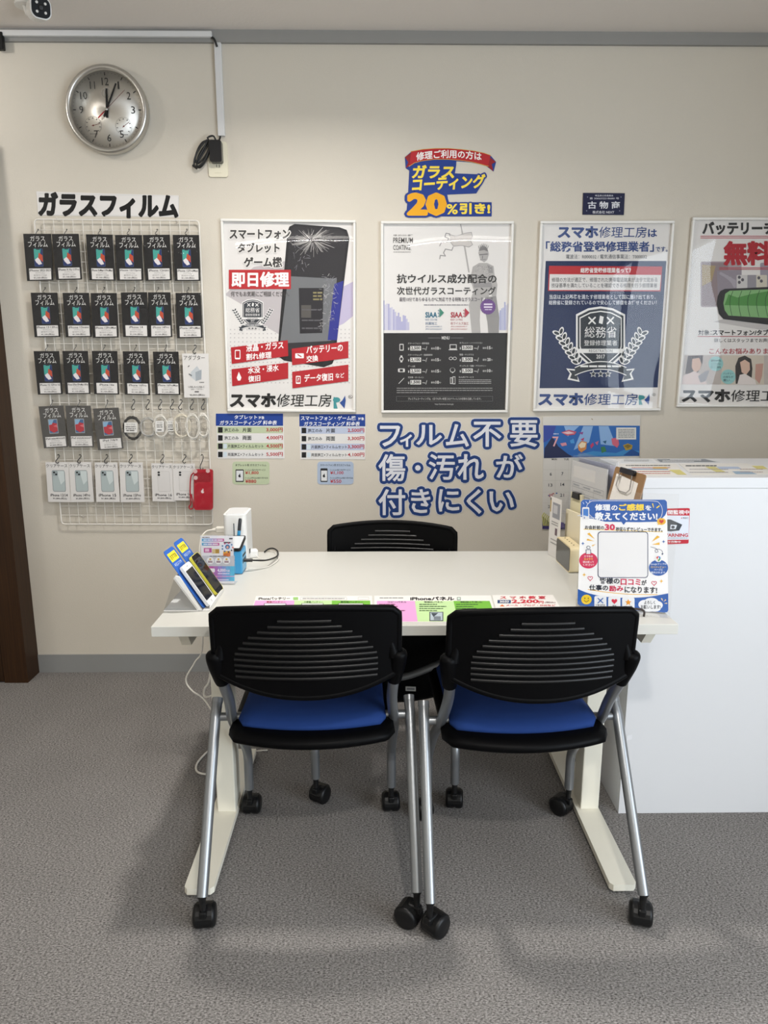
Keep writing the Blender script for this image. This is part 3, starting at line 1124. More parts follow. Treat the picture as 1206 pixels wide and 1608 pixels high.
for txt, x0, y0, x1, y1 in (('スマートフォン', 150, 148, 605, 218), ('タブレット', 212, 250, 525, 322), ('ゲーム機', 258, 358, 545, 432)):
    a.text(txt, x0, y0, x1, y1, '#3f3d3c', 9, bold=.03, outline='#e2dfdb', ow=.13)
a.rect(142, 452, 612, 598, '#b52b31', 7)
a.text('即日修理', 165, 470, 596, 580, '#f0eceb', 9, bold=.025)
a.text('何でもお気軽にご相談ください。', 158, 615, 600, 655, '#4a4746', 7, off=.006)
badge(a, 322, 800, 205, '#3a3e44', '#e3e1df', True)
for q, (l1, l2) in (([(158, 1040), (588, 985), (592, 1105), (165, 1165)], ('液晶・ガラス', '割れ修理')), ([(163, 1205), (592, 1155), (592, 1275), (168, 1333)], ('水没・浸水', '復旧')),
                    ([(618, 1050), (1047, 993), (1047, 1120), (622, 1175)], ('バッテリーの', '交換')), ([(622, 1225), (1047, 1170), (1047, 1295), (624, 1350)], ('データ復旧 など', ''))):
    a.poly(q, '#b01f2a', 9)
a.text('液晶・ガラス', 275, 1018, 556, 1074, '#f3efee', 10, bold=.015, rise=25)
a.text('割れ修理', 275, 1088, 465, 1138, '#f3efee', 10, bold=.015, rise=18)
a.text('水没・浸水', 288, 1190, 520, 1240, '#f3efee', 10, bold=.015, rise=22)
a.text('復旧', 290, 1256, 380, 1302, '#f3efee', 10, bold=.015, rise=8)
a.text('バッテリーの', 730, 1030, 1005, 1088, '#f3efee', 10, bold=.015, rise=18)
a.text('交換', 730, 1104, 818, 1152, '#f3efee', 10, bold=.015, rise=8)
a.text('データ復旧', 714, 1245, 930, 1302, '#f3efee', 10, bold=.015, rise=12)
a.text('など', 950, 1236, 1016, 1272, '#f3efee', 10, bold=.01, rise=4)
a.rect(188, 1058, 230, 1130, '#f3efee', 10, 8); a.rect(194, 1066, 224, 1118, '#b01f2a', 11)
a.poly([(218, 1225), (238, 1268), (230, 1290), (212, 1292), (202, 1270)], '#f3efee', 10)
a.rect(645, 1085, 710, 1122, '#f3efee', 10, 5); a.line([(665, 1095), (690, 1110)], 8, '#b01f2a', 11)
a.rect(650, 1255, 686, 1316, '#f3efee', 10, 6); a.rect(655, 1264, 681, 1304, '#b01f2a', 11); a.text('?', 661, 1270, 675, 1298, '#f3efee', 12)
logo(a, 155, 1392, 1085, 1490, '#232323')
rmark(a, 935, 1415, 92, 88)
a.build('print', t)

# --- poster: knight and coating menu
P2 = [(597.3, 346.4), (807.9, 347.4), (796.6, 647.4), (599.2, 648.7)]
t, a = poster('framed poster with a grey armoured knight above a dark price menu', P2)
a.z = (585, 220, 5.025)
for k in range(16):
    x0 = 82 + k * 13
    a.rect(x0, 1250 + 12 * k + random.uniform(-30, 50), x0 + 13, 1500, random.choice(['#a9a8c8', '#b8b7cf', '#9d9cc4', '#c6c4d3']), 1)
for k in range(9):
    x0 = 990 + k * 12
    a.rect(x0, 1330 - 9 * k + random.uniform(-40, 40), x0 + 12, 1500, random.choice(['#b3b5cc', '#c3c3d2', '#a4a7c6']), 1)
G1, G2, G3 = '#8f8d8d', '#a9a6a4', '#777576'
a.line([(692, 650), (706, 720)], 6, G1, 2); a.line([(706, 720), (760, 1040)], 12, G2, 2)
flag = [(605, 745), (660, 760), (730, 735), (780, 728), (788, 760), (770, 790), (790, 825), (760, 845), (700, 830), (640, 838), (610, 800), (618, 770)]
a.poly(flag, '#c4bfbb', 2); a.line(flag, 4, G1, 3, True)
a.line([(610, 740), (580, 735), (570, 765), (600, 775), (590, 805), (545, 800), (530, 835)], 7, G1, 3)
a.line([(635, 845), (625, 870), (575, 860), (560, 890), (575, 915), (535, 910), (530, 938)], 7, G1, 3)
a.poly([(835, 890), (850, 850), (880, 838), (908, 860), (918, 900), (905, 945), (880, 965), (850, 945)], G2, 3)
a.poly([(838, 875), (848, 845), (870, 830), (900, 848), (912, 880), (880, 868)], G3, 4)
for k in range(7): a.line([(840 + k * 11, 855 - 12 * math.sin(k / 6 * PI)), (836 + k * 13, 835 - 16 * math.sin(k / 6 * PI))], 5, G1, 4)
a.line([(845, 905), (905, 900)], 9, G3, 5); a.line([(868, 915), (866, 935)], 6, G3, 5); a.line([(852, 945), (890, 942)], 8, G1, 5)
a.poly([(790, 1000), (840, 970), (905, 970), (955, 995), (962, 1060), (985, 1140), (975, 1240), (940, 1230), (930, 1170), (915, 1240), (860, 1250), (800, 1190), (770, 1100)], G2, 3)
a.poly([(905, 985), (945, 1000), (950, 1050), (915, 1050)], G1, 4); a.poly([(795, 1130), (935, 1125), (945, 1160), (800, 1165)], G1, 4)
for k in range(60): a.disc(random.uniform(800, 940), random.uniform(990, 1130), 3.5, 3.5, random.choice([G1, G3, '#bcb8b5']), 5, 6)
a.poly([(800, 1180), (870, 1240), (850, 1330), (845, 1420), (860, 1640), (800, 1680), (775, 1440), (760, 1300)], G2, 3)
a.poly([(890, 1240), (975, 1230), (1000, 1400), (990, 1680), (930, 1680), (905, 1430), (885, 1330)], G1, 3)
for k in range(18): a.line([(905 + k * 5, 1400), (925 + k * 4, 1660)], 2, '#9c9997', 4)
a.text('PREMIUM', 163, 770, 318, 812, '#3d3b3a', 4, off=.004); a.text('COATING.', 163, 828, 303, 868, '#3d3b3a', 4, off=.004)
a.text('抗菌・抗ウイルス・超硬度', 165, 745, 318, 758, '#5b5957', 4); a.bars(165, 300, [881], 5, '#908d8b', 4)
a.text('抗ウイルス成分配合の', 192, 1058, 978, 1130, '#2f2e2e', 6, bold=.012)
a.text('次世代ガラスコーティング', 192, 1158, 972, 1222, '#2f2e2e', 6, bold=.006)
a.text('最短10分であらゆるもの*に対応できる特殊なガラスコーティング', 212, 1240, 950, 1274, '#4b4654', 6, off=.006)
a.bars(405, 755, [1298], 6, '#77737a', 6)
a.disc(910, 1315, 55, 55, '#6b4a86', 6, 30)
for k in range(24): a.disc(910 + 54 * math.cos(k * PI / 12), 1315 + 54 * math.sin(k * PI / 12), 8, 8, '#6b4a86', 6, 8)
a.bars(878, 945, [1290, 1312], 12, '#d9cfe0', 7); a.bars(885, 940, [1335], 6, '#d9cfe0', 7)
for x, c in ((417, '#2c6a84'), (617, '#a83345')):
    a.text('SIAA', x, 1358, x + 92, 1400, c, 6, bold=.02)
    a.poly([(x + 112, 1325), (x + 147, 1362), (x + 112, 1400)], c if x > 500 else '#3b7f6c', 6)
    for k in range(5): a.rect(x + 98 + (k % 2) * 6, 1340 + k * 12, x + 110, 1346 + k * 12, c, 6)
a.z = (590, 490, 5.243)
for x, c, l1, l2 in ((408, '#2f5f8c', 'ISO 22196', '抗菌加工'), (616, '#a83345', 'ISO 21702', '抗ウイルス加工')):
    a.text(l1, x, 56, x + 98, 70, c, 6, off=0); a.text(l2, x, 82, x + (98 if x < 500 else 148), 105, c, 6, off=.0)
    a.text('JP0123F0A0001T' if x < 500 else 'JP0123R0A0001T', x, 115, x + 136, 127, c, 6, off=0, skew=.2); a.text('JP0123F0A0002V' if x < 500 else 'JP0123R0A0002V', x, 136, x + 136, 148, c, 6, off=0, skew=.2)
w, h = a.wh
vb = a.pix(500, 173)[1]
DK = '#1d1c1f'
a.raw([(-w / 2 + .004, -h / 2 + .004), (w / 2 - .004, -h / 2 + .004), (w / 2 - .004, vb), (-w / 2 + .004, vb)], DK, 7)
LG = '#c9c7c5'
a.text('MENU', 543, 200, 607, 226, LG, 9, bold=.01); a.line([(430, 214), (532, 214)], 3, '#77757a', 8); a.line([(618, 214), (722, 214)], 3, '#77757a', 8)
rows = [(265, 250, 'スマートフォン・携帯電話', '2,500', '10'), (265, 345, 'スマートウォッチ・高級腕時計', '2,100', '15'), (265, 438, 'ゲーム機', '2,500', '15'), (265, 530, '万年筆・ボールペン', '1,500', '10'),
        (690, 246, 'タブレット・ノートパソコン', '3,000', '15'), (690, 343, '眼鏡・サングラス', '1,500', '20'), (690, 435, 'ネックレス・指輪・アクセサリー', '1,500', '10')]
for x, y, lab, pr, mn in rows:
    a.text(lab, x, y, x + 14.5 * len(lab), y + 16, LG, 9, off=0)
    a.rect(x + 20, y + 30, x + 108, y + 66, '#d8d6d3', 8); a.text(pr, x + 26, y + 34, x + 100, y + 63, '#1d1c1f', 9, bold=.02)
    a.text('¥', x, y + 42, x + 12, y + 64, LG, 9); a.text('~/', x + 118, y + 32, x + 158, y + 66, LG, 9, off=0)
    a.text('最短', x + 190, y + 42, x + 222, y + 58, LG, 9, off=0); a.text(mn, x + 228, y + 36, x + 255, y + 60, LG, 9, bold=.02); a.text('分', x + 257, y + 44, x + 272, y + 58, LG, 9, off=0)
a.text('法人向けサービス', 682, 528, 806, 544, LG, 9, off=0); a.bars(682, 950, [556, 570, 584], 5, '#a5a3a3', 9)
a.rect(195, 262, 230, 318, LG, 8, 6); a.rect(201, 270, 224, 310, DK, 9)
a.disc(211, 386, 17, 19, LG, 8); a.rect(203, 358, 219, 414, LG, 8); a.disc(211, 386, 11, 12, DK, 9)
a.rect(183, 465, 240, 495, LG, 8, 7); a.rect(198, 470, 224, 490, DK, 9); a.line([(190, 588), (232, 545)], 5, LG, 8)
a.rect(608, 266, 666, 308, LG, 8); a.rect(614, 272, 660, 300, DK, 9); a.rect(600, 308, 672, 314, LG, 8)
for x in (618, 650):
    a.disc(x, 382, 16, 13, LG, 8); a.disc(x, 382, 12, 9, DK, 9)
a.disc(632, 478, 22, 20, LG, 8); a.disc(632, 476, 18, 17, DK, 9); a.disc(632, 497, 6, 6, LG, 10)
a.rect(612, 538, 630, 592, LG, 8); a.rect(632, 530, 655, 594, LG, 8); a.rect(637, 536, 651, 588, DK, 9); a.rect(616, 544, 626, 586, DK, 9)
a.bars(172, 960, [624, 642], 6, '#8f8d8d', 8); a.bars(172, 505, [660], 6, '#8f8d8d', 8)
a.line([(170, 694), (962, 694), (962, 734), (170, 734)], 2, '#6d6b6e', 8, True)
a.text('プレミアムコーティングは、1日でも早い新型コロナウィルスの収束を応援しています。', 265, 704, 868, 724, LG, 9, off=0)
a.text('https://premium-coating.jp', 487, 752, 640, 766, LG, 9, off=0)
a.build('print', t)

# --- poster: registered repairer
P3 = [(850.7, 346), (1059.5, 347), (1037.9, 644), (835.2, 646.6)]
t, a = poster('framed blue and white poster with a laurel shield badge', P3)
a.z = (830, 290, 4.824)
NV = '#13264f'
a.text('スマホ', 225, 318, 524, 402, '#27427c', 3, bold=.04); a.text('修理工房', 530, 318, 890, 402, '#27427c', 3, off=.004, skew=.08); a.text('は', 905, 338, 972, 396, '#27427c', 3, bold=.015)
a.text('「総務省登録修理業者」', 132, 430, 948, 508, '#27427c', 3, bold=.014)
a.text('です。', 962, 470, 1052, 508, '#27427c', 3, bold=.01)
a.text('電波法：R000032 / 電気通信事業法：T000032', 283, 528, 895, 562, '#5c6068', 3, off=0)
bl = Vector(a.pix(130, 578)); br = Vector(a.pix(1043, 578))
a.z = (830, 460, 4.824)
b2 = Vector(a.pix(83, 722)); b3 = Vector(a.pix(978, 716))
a.raw([tuple(b2), tuple(b3), tuple(br), tuple(bl)], NV, 1)
a.z = (830, 290, 4.824)
a.poly([(155, 615), (1012, 620), (1000, 808), (147, 805)], '#b3262e', 2)
a.poly([(160, 678), (1003, 684), (994, 800), (155, 798)], '#dbd8d6', 3)
a.text('総務省登録修理業者って？', 393, 630, 775, 668, '#f0edec', 4, bold=.008)
a.text('修理の方法が適正で、修理された携帯電話端末が法令で定める', 175, 703, 975, 738, '#4e5054', 4, off=.004)
a.text('技術基準を満たしていることを確認できる修理を行う修理業者', 173, 746, 973, 780, '#4e5054', 4, off=.004)
a.text('当店は上記基準を満たす修理業者として国に届け出ており、', 157, 832, 962, 868, '#dfe2ea', 4, off=.008)
a.text('総務省に登録されているので安心して修理をお任せください！', 153, 876, 970, 910, '#dfe2ea', 4, off=.008)
a.z = (830, 460, 4.824)
badge(a, 545, 395, 465, '#2b3138', '#e4e3e1', False)
logo(a, 78, 762, 990, 850, '#27427c')
rmark(a, 835, 772, 82, 75)
a.build('print', t)

# --- poster: battery check, cut by the picture's edge
c0, c1 = on_y(1087.8, 341, WALL_Y - .0145), on_y(1063, 639, WALL_Y - .0145)
def pxof(P):
    d = P - Vector((0, 0, CAM_H))
    f = ray(603, 804); r = (ray(604, 804) - f) * CAM_F; u = -(ray(603, 805) - f) * CAM_F
    k = d.dot(f)
    return (603 + CAM_F * d.dot(r) / k, 804 - CAM_F * d.dot(u) / k)
P4 = [(1087.8, 341), pxof(c0 + Vector((.529, 0, 0))), pxof(c1 + Vector((.529, 0, 0))), (1063, 639)]
t, a = poster('framed poster with a green battery, rightmost and cut by the picture edge', P4)
a.z = (1050, 330, 5.026)
a.text('バッテリーチェック', 268, 95, 1120, 192, '#2a2a2b', 4, bold=.035, skew=.0)
for y in (203, 217): a.rect(250, y, 1150, y + 6, '#b44a55', 3)
a.rect(252, 405, 575, 765, '#a59a9e', 1, 14); a.rect(262, 415, 470, 755, '#8e7f82', 2)
a.poly([(262, 430), (370, 440), (340, 560), (262, 600)], '#a5926f', 3); a.poly([(380, 480), (575, 470), (575, 760), (390, 760)], '#8f8790', 3)
for k in range(4): a.line([(410 + 25 * k, 500 + 12 * k), (520, 560 + 14 * k)], 22, '#a39ca6', 4)
a.rect(535, 512, 620, 625, '#c6c3c2', 4, 10); a.rect(620, 512, 690, 625, '#8f8b92', 4); a.rect(690, 512, 775, 625, '#c9c3b4', 4, 8)
for x, y in ((556, 530), (582, 550), (556, 570), (710, 535), (730, 560)): a.disc(x, y, 12, 13, '#55535a', 5, 12)
a.rect(722, 415, 1000, 625, '#96909a', 1, 12)
a.text('無料', 438, 250, 800, 432, '#a81e2b', 6, bold=.035)
for y in (452, 464): a.rect(398, y, 1050, y + 6, '#b44a55', 6)
GD = '#2a2a2c'
a.poly([(378, 740), (385, 680), (405, 640), (440, 622), (1150, 590), (1150, 940), (790, 905), (430, 860), (395, 820)], GD, 6)
a.poly([(430, 735), (445, 660), (480, 636), (1150, 612), (1150, 860), (760, 850), (470, 832), (440, 790)], '#7fae74', 7)
a.poly([(440, 745), (470, 665), (540, 690), (640, 665), (780, 640), (1150, 655), (1150, 765), (440, 750)], '#4e8a45', 8)
for k in range(8):
    x = 480 + 70 * k
    a.line([(x + 25, 640 - 2 * k), (x + 4, 690), (x, 740), (x + 8, 795), (x + 18, 838)], 4, '#27412a', 9)
a.poly([(350, 880), (430, 860), (1150, 945), (1150, 985), (700, 940)], '#bdb9b8', 2)
a.text('対象：', 232, 945, 338, 986, '#2c2c2d', 4, off=.008); a.text('スマートフォン/タブレット', 345, 943, 925, 988, '#2c2c2d', 4, bold=.02)
a.rect(228, 994, 1100, 999, '#a83a45', 4)
a.text('詳しくはスタッフまでお声掛けください', 358, 1012, 985, 1044, '#4a484a', 4, off=.006)
a.text('こんなお悩みありませんか？', 320, 1090, 975, 1136, '#a83a45', 4, off=.012)
a.poly([(125, 1143), (1100, 1148), (1090, 1378), (103, 1375)], '#b5aca6', 2)
a.poly([(420, 1146), (752, 1147), (752, 1378), (412, 1377)], '#c6bcae', 3)
a.poly([(150, 1150), (270, 1146), (268, 1200), (250, 1250), (215, 1300), (130, 1290)], '#4a3c3a', 4)
a.poly([(185, 1175), (240, 1165), (258, 1215), (245, 1260), (205, 1285), (180, 1240)], '#c9a793', 5)
a.poly([(110, 1310), (200, 1270), (290, 1320), (300, 1375), (105, 1375)], '#d4c3bf', 5)
a.poly([(230, 1310), (290, 1270), (322, 1262), (290, 1350), (250, 1360)], '#8f8d92', 6)
a.poly([(528, 1370), (525, 1230), (550, 1165), (600, 1148), (650, 1175), (660, 1250), (650, 1370)], '#35302f', 4)
a.poly([(562, 1200), (600, 1180), (638, 1205), (640, 1260), (610, 1300), (575, 1280)], '#cfae9b', 5)
a.poly([(560, 1300), (600, 1290), (680, 1340), (690, 1376), (540, 1376)], '#d8cfcb', 5); a.poly([(685, 1215), (745, 1210), (735, 1310), (715, 1370), (680, 1330)], '#b98f82', 6)
for x, y, r, ls in ((371, 1212, 58, ('朝100%', 'だったのに', 'もう70%')), (468, 1315, 58, ('バッテリー', 'の持ちが', '悪い…'))):
    a.disc(x, y, r, r, '#8fc0bf', 7)
    for k, l in enumerate(ls): a.text(l, x - 40, y - 34 + 26 * k, x + 40, y - 15 + 26 * k, '#2f4a4d', 8, off=.006)
logo(a, 108, 1418, 1130, 1512, '#1f1f20')
a.build('print', t)

# ================================================================== small signs on the wall
def flat(name, label, cat, zoom, corners, art_fn, group=None, off=.0004, th=.0012, paper='#dcd9d6', r=0, laminate=False):
    """a sheet stuck on the wall; corners in zoom pixels TL TR BR BL (or any outline)"""
    Z = lambda q: (zoom[0] + q[0] / zoom[2], zoom[1] + q[1] / zoom[2])
    P = [px_wall(*Z(q)) for q in corners]
    o = sum(P, Vector()) / len(P)
    M = wall_frame(o.x, o.z, off)
    A = Art(M, zoom)
    A.base = th
    pts = A.local(corners)
    A.prism(pts, 0, th, ink(paper))
    art_fn(A)
    o = A.build(name, None, M)
    return tag(o, label, cat, group)


# banner over the wire grid
def f(a):
    a.text('ガラスフィルム', 152, 47, 946, 178, '#161616', 1, bold=.05, rise=-12)
    a.line([(150, 50), (950, 66), (952, 180), (155, 172)], 2, '#c9c9c9', 1, True)
flat('paper_banner', 'white paper strip with heavy black lettering above the wire grid', 'sign', (20, 290, 3.655), [(135, 38), (952, 62), (955, 186), (146, 176)], f)

# coating offer cut-out
def f(a):
    NV, YE = '#1f3a86', '#f0d54a'
    for txt, x0, y0, x1, y1, b, kw in (('ガラス', 312, 200, 640, 300, .03, dict(skew=.12)), ('コーティング', 312, 300, 880, 405, .03, dict(rise=30, skew=.1)), ('20', 285, 425, 572, 588, .05, {}), ('%', 585, 505, 672, 585, .01, {}), ('引き!', 690, 500, 925, 582, .035, {})):
        a.text(txt, x0, y0, x1, y1, '#e7a51c' if txt == '20' else YE, 3, bold=b, outline=NV, ow=.15 if txt != '20' else .12, **kw)
    a.text('20', 296, 432, 562, 520, '#f2c22d', 5, bold=.0) if False else None
    rib = [(258 + x, 0) for x in range(0)]
    top = [(305, 92), (400, 75), (500, 68), (600, 68), (700, 76), (800, 88), (880, 105), (930, 122)]
    bot = [(912, 205), (860, 190), (780, 170), (690, 158), (590, 150), (490, 150), (390, 162), (330, 178), (290, 205)]
    a.poly([(255, 135), (310, 95), (330, 178), (262, 222), (282, 175)], '#8f1f25', 2)
    a.poly([(925, 135), (972, 172), (940, 190), (952, 245), (890, 195)], '#8f1f25', 2)
    a.line(top, 8, '#d9a13c', 2); a.line(bot, 8, '#d9a13c', 2)
    a.poly(top + bot, '#b0232b', 3)
    a.text('修理ご利用の方は', 345, 100, 860, 165, '#f1ecea', 5, bold=.012, arch=22)
flat('cutout_sign', 'cut-out sale sign with red ribbon and yellow figures above the middle poster', 'sign', (585, 220, 5.025),
     [(262, 222), (255, 135), (310, 88), (400, 72), (500, 64), (600, 64), (700, 72), (800, 84), (880, 100), (930, 120), (975, 172), (955, 248), (890, 198), (780, 176), (662, 166), (660, 200), (650, 262), (895, 272), (880, 320), (820, 420), (590, 430), (600, 490), (940, 490), (940, 602), (265, 602), (280, 430), (290, 240)], f, paper='#1f3a86', th=.0015)

# dealer licence plate
def f(a):
    a.text('埼玉県公安委員会', 503, 76, 642, 90, '#d5d6dd', 1, off=.008)
    a.text('第 306632218680 号', 462, 96, 685, 112, '#d5d6dd', 1, off=.004)
    a.text('古 物 商', 448, 126, 692, 182, '#dcdde3', 1, off=.02)
    a.text('株式会社 NEXT', 484, 197, 648, 220, '#d5d6dd', 1, off=.01)
    for x, y in ((447, 94), (700, 94), (440, 198), (690, 198)): a.disc(x, y, 4, 4, '#8e8fa0', 1, 10)
flat('licence_plate', 'small dark navy licence plate above the blue and white poster', 'plate', (830, 290, 4.824), [(415, 62), (730, 64), (722, 229), (410, 226)], f, paper='#14173a', th=.004)

# price tables
def table(rows, col, icon):
    def f(a):
        x0, x1 = icon[0], icon[1]
        for k, (y, l1, l2, pr) in enumerate(rows):
            a.rect(x0 + 6, y - 24, x1 - 6, y + 22, col if k % 2 == 0 else '#d9d8d6', 1)
            a.rect(x0 + 12, y - 20, x0 + 44, y + 18, '#1d1d1f', 2)
            if k > 1: a.rect(x0 + 48, y - 18, x0 + 74, y + 16, '#c9d6de', 2)
            if l2: a.text(l1, x0 + 56, y - 14, x0 + 156, y + 12, '#35363a', 2, off=.012); a.text(l2, x0 + 183, y - 16, x0 + 246, y + 14, '#2b2c30', 2, off=.02)
            else: a.text(l1, x0 + 80, y - 13, x0 + 330, y + 11, '#35363a', 2, off=.012)
            a.text(pr, x1 - 122, y - 17, x1 - 6, y + 13, '#b0262f', 2, off=.02)
    return f
g1 = table([(158, '施工のみ', '片面', '3,000円'), (214, '施工のみ', '両面', '4,000円'), (272, '片面施工+フィルムセット', '', '4,500円'), (330, '両面施工+フィルムセット', '', '5,500円')], '#b7c2a2', (44, 516))
def f(a):
    a.rect(40, 42, 512, 128, '#1f3f8c', 1); a.text('タブレット', 170, 52, 330, 82, '#e9ebf0', 2, off=.015); a.text('対象', 340, 60, 380, 82, '#e9ebf0', 2); a.text('ガラスコーティング 料金表', 66, 90, 466, 122, '#e9ebf0', 2, off=.015, skew=.15)
    g1(a)
flat('price_table', 'blue-headed price table with green rows, under the cracked phone poster', 'sign', (330, 640, 4.467), [(38, 40), (513, 42), (522, 358), (54, 358)], f, 'price tables under the posters')
g2 = table([(162, '施工のみ', '片面', '2,500円'), (219, '施工のみ', '両面', '3,300円'), (277, '片面施工+フィルムセット', '', '3,300円'), (333, '両面施工+フィルムセット', '', '4,100円')], '#b4bdd2', (630, 1087))
def f(a):
    a.rect(626, 46, 1088, 132, '#1f3f8c', 1); a.text('スマートフォン・ゲーム機', 636, 58, 1022, 90, '#e9ebf0', 2, off=.015); a.text('対象', 1038, 68, 1080, 90, '#e9ebf0', 2); a.text('ガラスコーティング 料金表', 656, 98, 1048, 130, '#e9ebf0', 2, off=.015, skew=.15)
    g2(a)
flat('price_table', 'blue-headed price table with blue-grey rows, beside the large blue lettering', 'sign', (330, 640, 4.467), [(625, 44), (1090, 47), (1088, 364), (632, 363)], f, 'price tables under the posters')

def card(x0, x1, col, head, p1, p2, dev):
    def f(a):
        a.text(head, x0 + 20, 395, x1 - 22, 412, '#33353a', 1, off=.008)
        a.rect(x0 + 22, 434 if dev == 'tab' else 426, x0 + 80 if dev == 'tab' else x0 + 72, 522, '#2a2b2e', 1, 6); a.rect(x0 + 27, 442, x0 + (75 if dev == 'tab' else 68), 514, '#d8dadb', 2)
        cx = x0 + (51 if dev == 'tab' else 47)
        a.disc(cx, 480, 9, 10, '#2a2b2e', 3, 16); a.disc(cx + 9, 477, 4, 4, '#d8dadb', 4, 10); a.disc(cx + 2, 467, 3, 4, '#2a2b2e', 3, 8)
        a.text('フィルム+貼り付けサービス', x0 + 88, 431, x0 + 232, 444, '#33353a', 1, off=.004); a.text(p1, x0 + 90, 446, x0 + 184, 471, '#b0262f', 1, off=.015)
        a.text('フィルム持ち込み貼り付けのみ', x0 + 88, 487, x0 + 250, 500, '#33353a', 1, off=.004); a.text(p2, x0 + 90, 504, x0 + 168, 529, '#b0262f', 1, off=.015)
    return f
for x0, x1, col, head, p1, p2, dev, lab in ((156, 416, '#b9c4a4', 'タブレット用 ガラスフィルム', '¥1,800', '¥880', 'tab', 'small rounded green card with a tablet drawing'), (752, 1006, '#a9b7cc', 'スマートフォン用 ガラスフィルム', '¥1,100', '¥550', 'ph', 'small rounded blue-grey card with a phone drawing')):
    flat('price_card', lab + ' below the price table', 'sign', (330, 640, 4.467), rrect(x1 - x0, 160, 22, 4, (x0 + x1) / 2, 459), card(x0, x1, col, head, p1, p2, dev), 'rounded price cards', paper=col)

# cut-out letters of the large blue writing
LET = [('フ', 75, 125, 205, 260), ('ィ', 210, 185, 285, 262), ('ル', 320, 120, 488, 250), ('ム', 520, 115, 670, 262), ('不', 705, 98, 890, 262), ('要', 955, 88, 1135, 262),
       ('傷', 65, 318, 240, 495), ('・', 312, 392, 344, 424), ('汚', 405, 318, 575, 485), ('れ', 600, 318, 770, 485), ('が', 860, 318, 1035, 472),
       ('付', 65, 555, 240, 725), ('き', 285, 555, 410, 710), ('に', 470, 555, 605, 700), ('く', 660, 555, 755, 715), ('い', 815, 570, 975, 700)]
ROWN = {0: 'top', 1: 'middle', 2: 'bottom'}
ORD = ['first', 'second', 'third', 'fourth', 'fifth', 'sixth', 'seventh']
seen = {}
for ch, x0, y0, x1, y1 in LET:
    row = 0 if y0 < 200 else 1 if y0 < 500 else 2
    seen[row] = seen.get(row, -1) + 1
    c = px_wall(580 + (x0 + x1) / 2 / 4.307, 640 + (y0 + y1) / 2 / 4.307)
    M = wall_frame(c.x, c.z, .0004)
    A = Art(M, (580, 640, 4.307))
    em = (y1 - y0) if ch not in 'ィ・く' else 150
    vs_, fs_, ed_, bb = glyphs(ch, 0.0, 1.0)
    k = (bb[1] - bb[0]) / (x1 - x0)
    A.base = .0004
    A.text(ch, x0, y0, x1, y1, '#d4d8e4', 1, off=0.0, outline='#cfd4de', ow=27 * k)
    A.base = .0011
    A.text(ch, x0, y0, x1, y1, '#d9dae0', 1, off=0.0, bold=3.2 * k, outline='#1f3b74', ow=23 * k)
    tag(A.build('cutout_letter', None, M), f'blue-edged white cut-out letter, {ORD[seen[row]]} from left in the {ROWN[row]} line of the large wall writing', 'lettering', 'cut-out letters of the large wall writing')

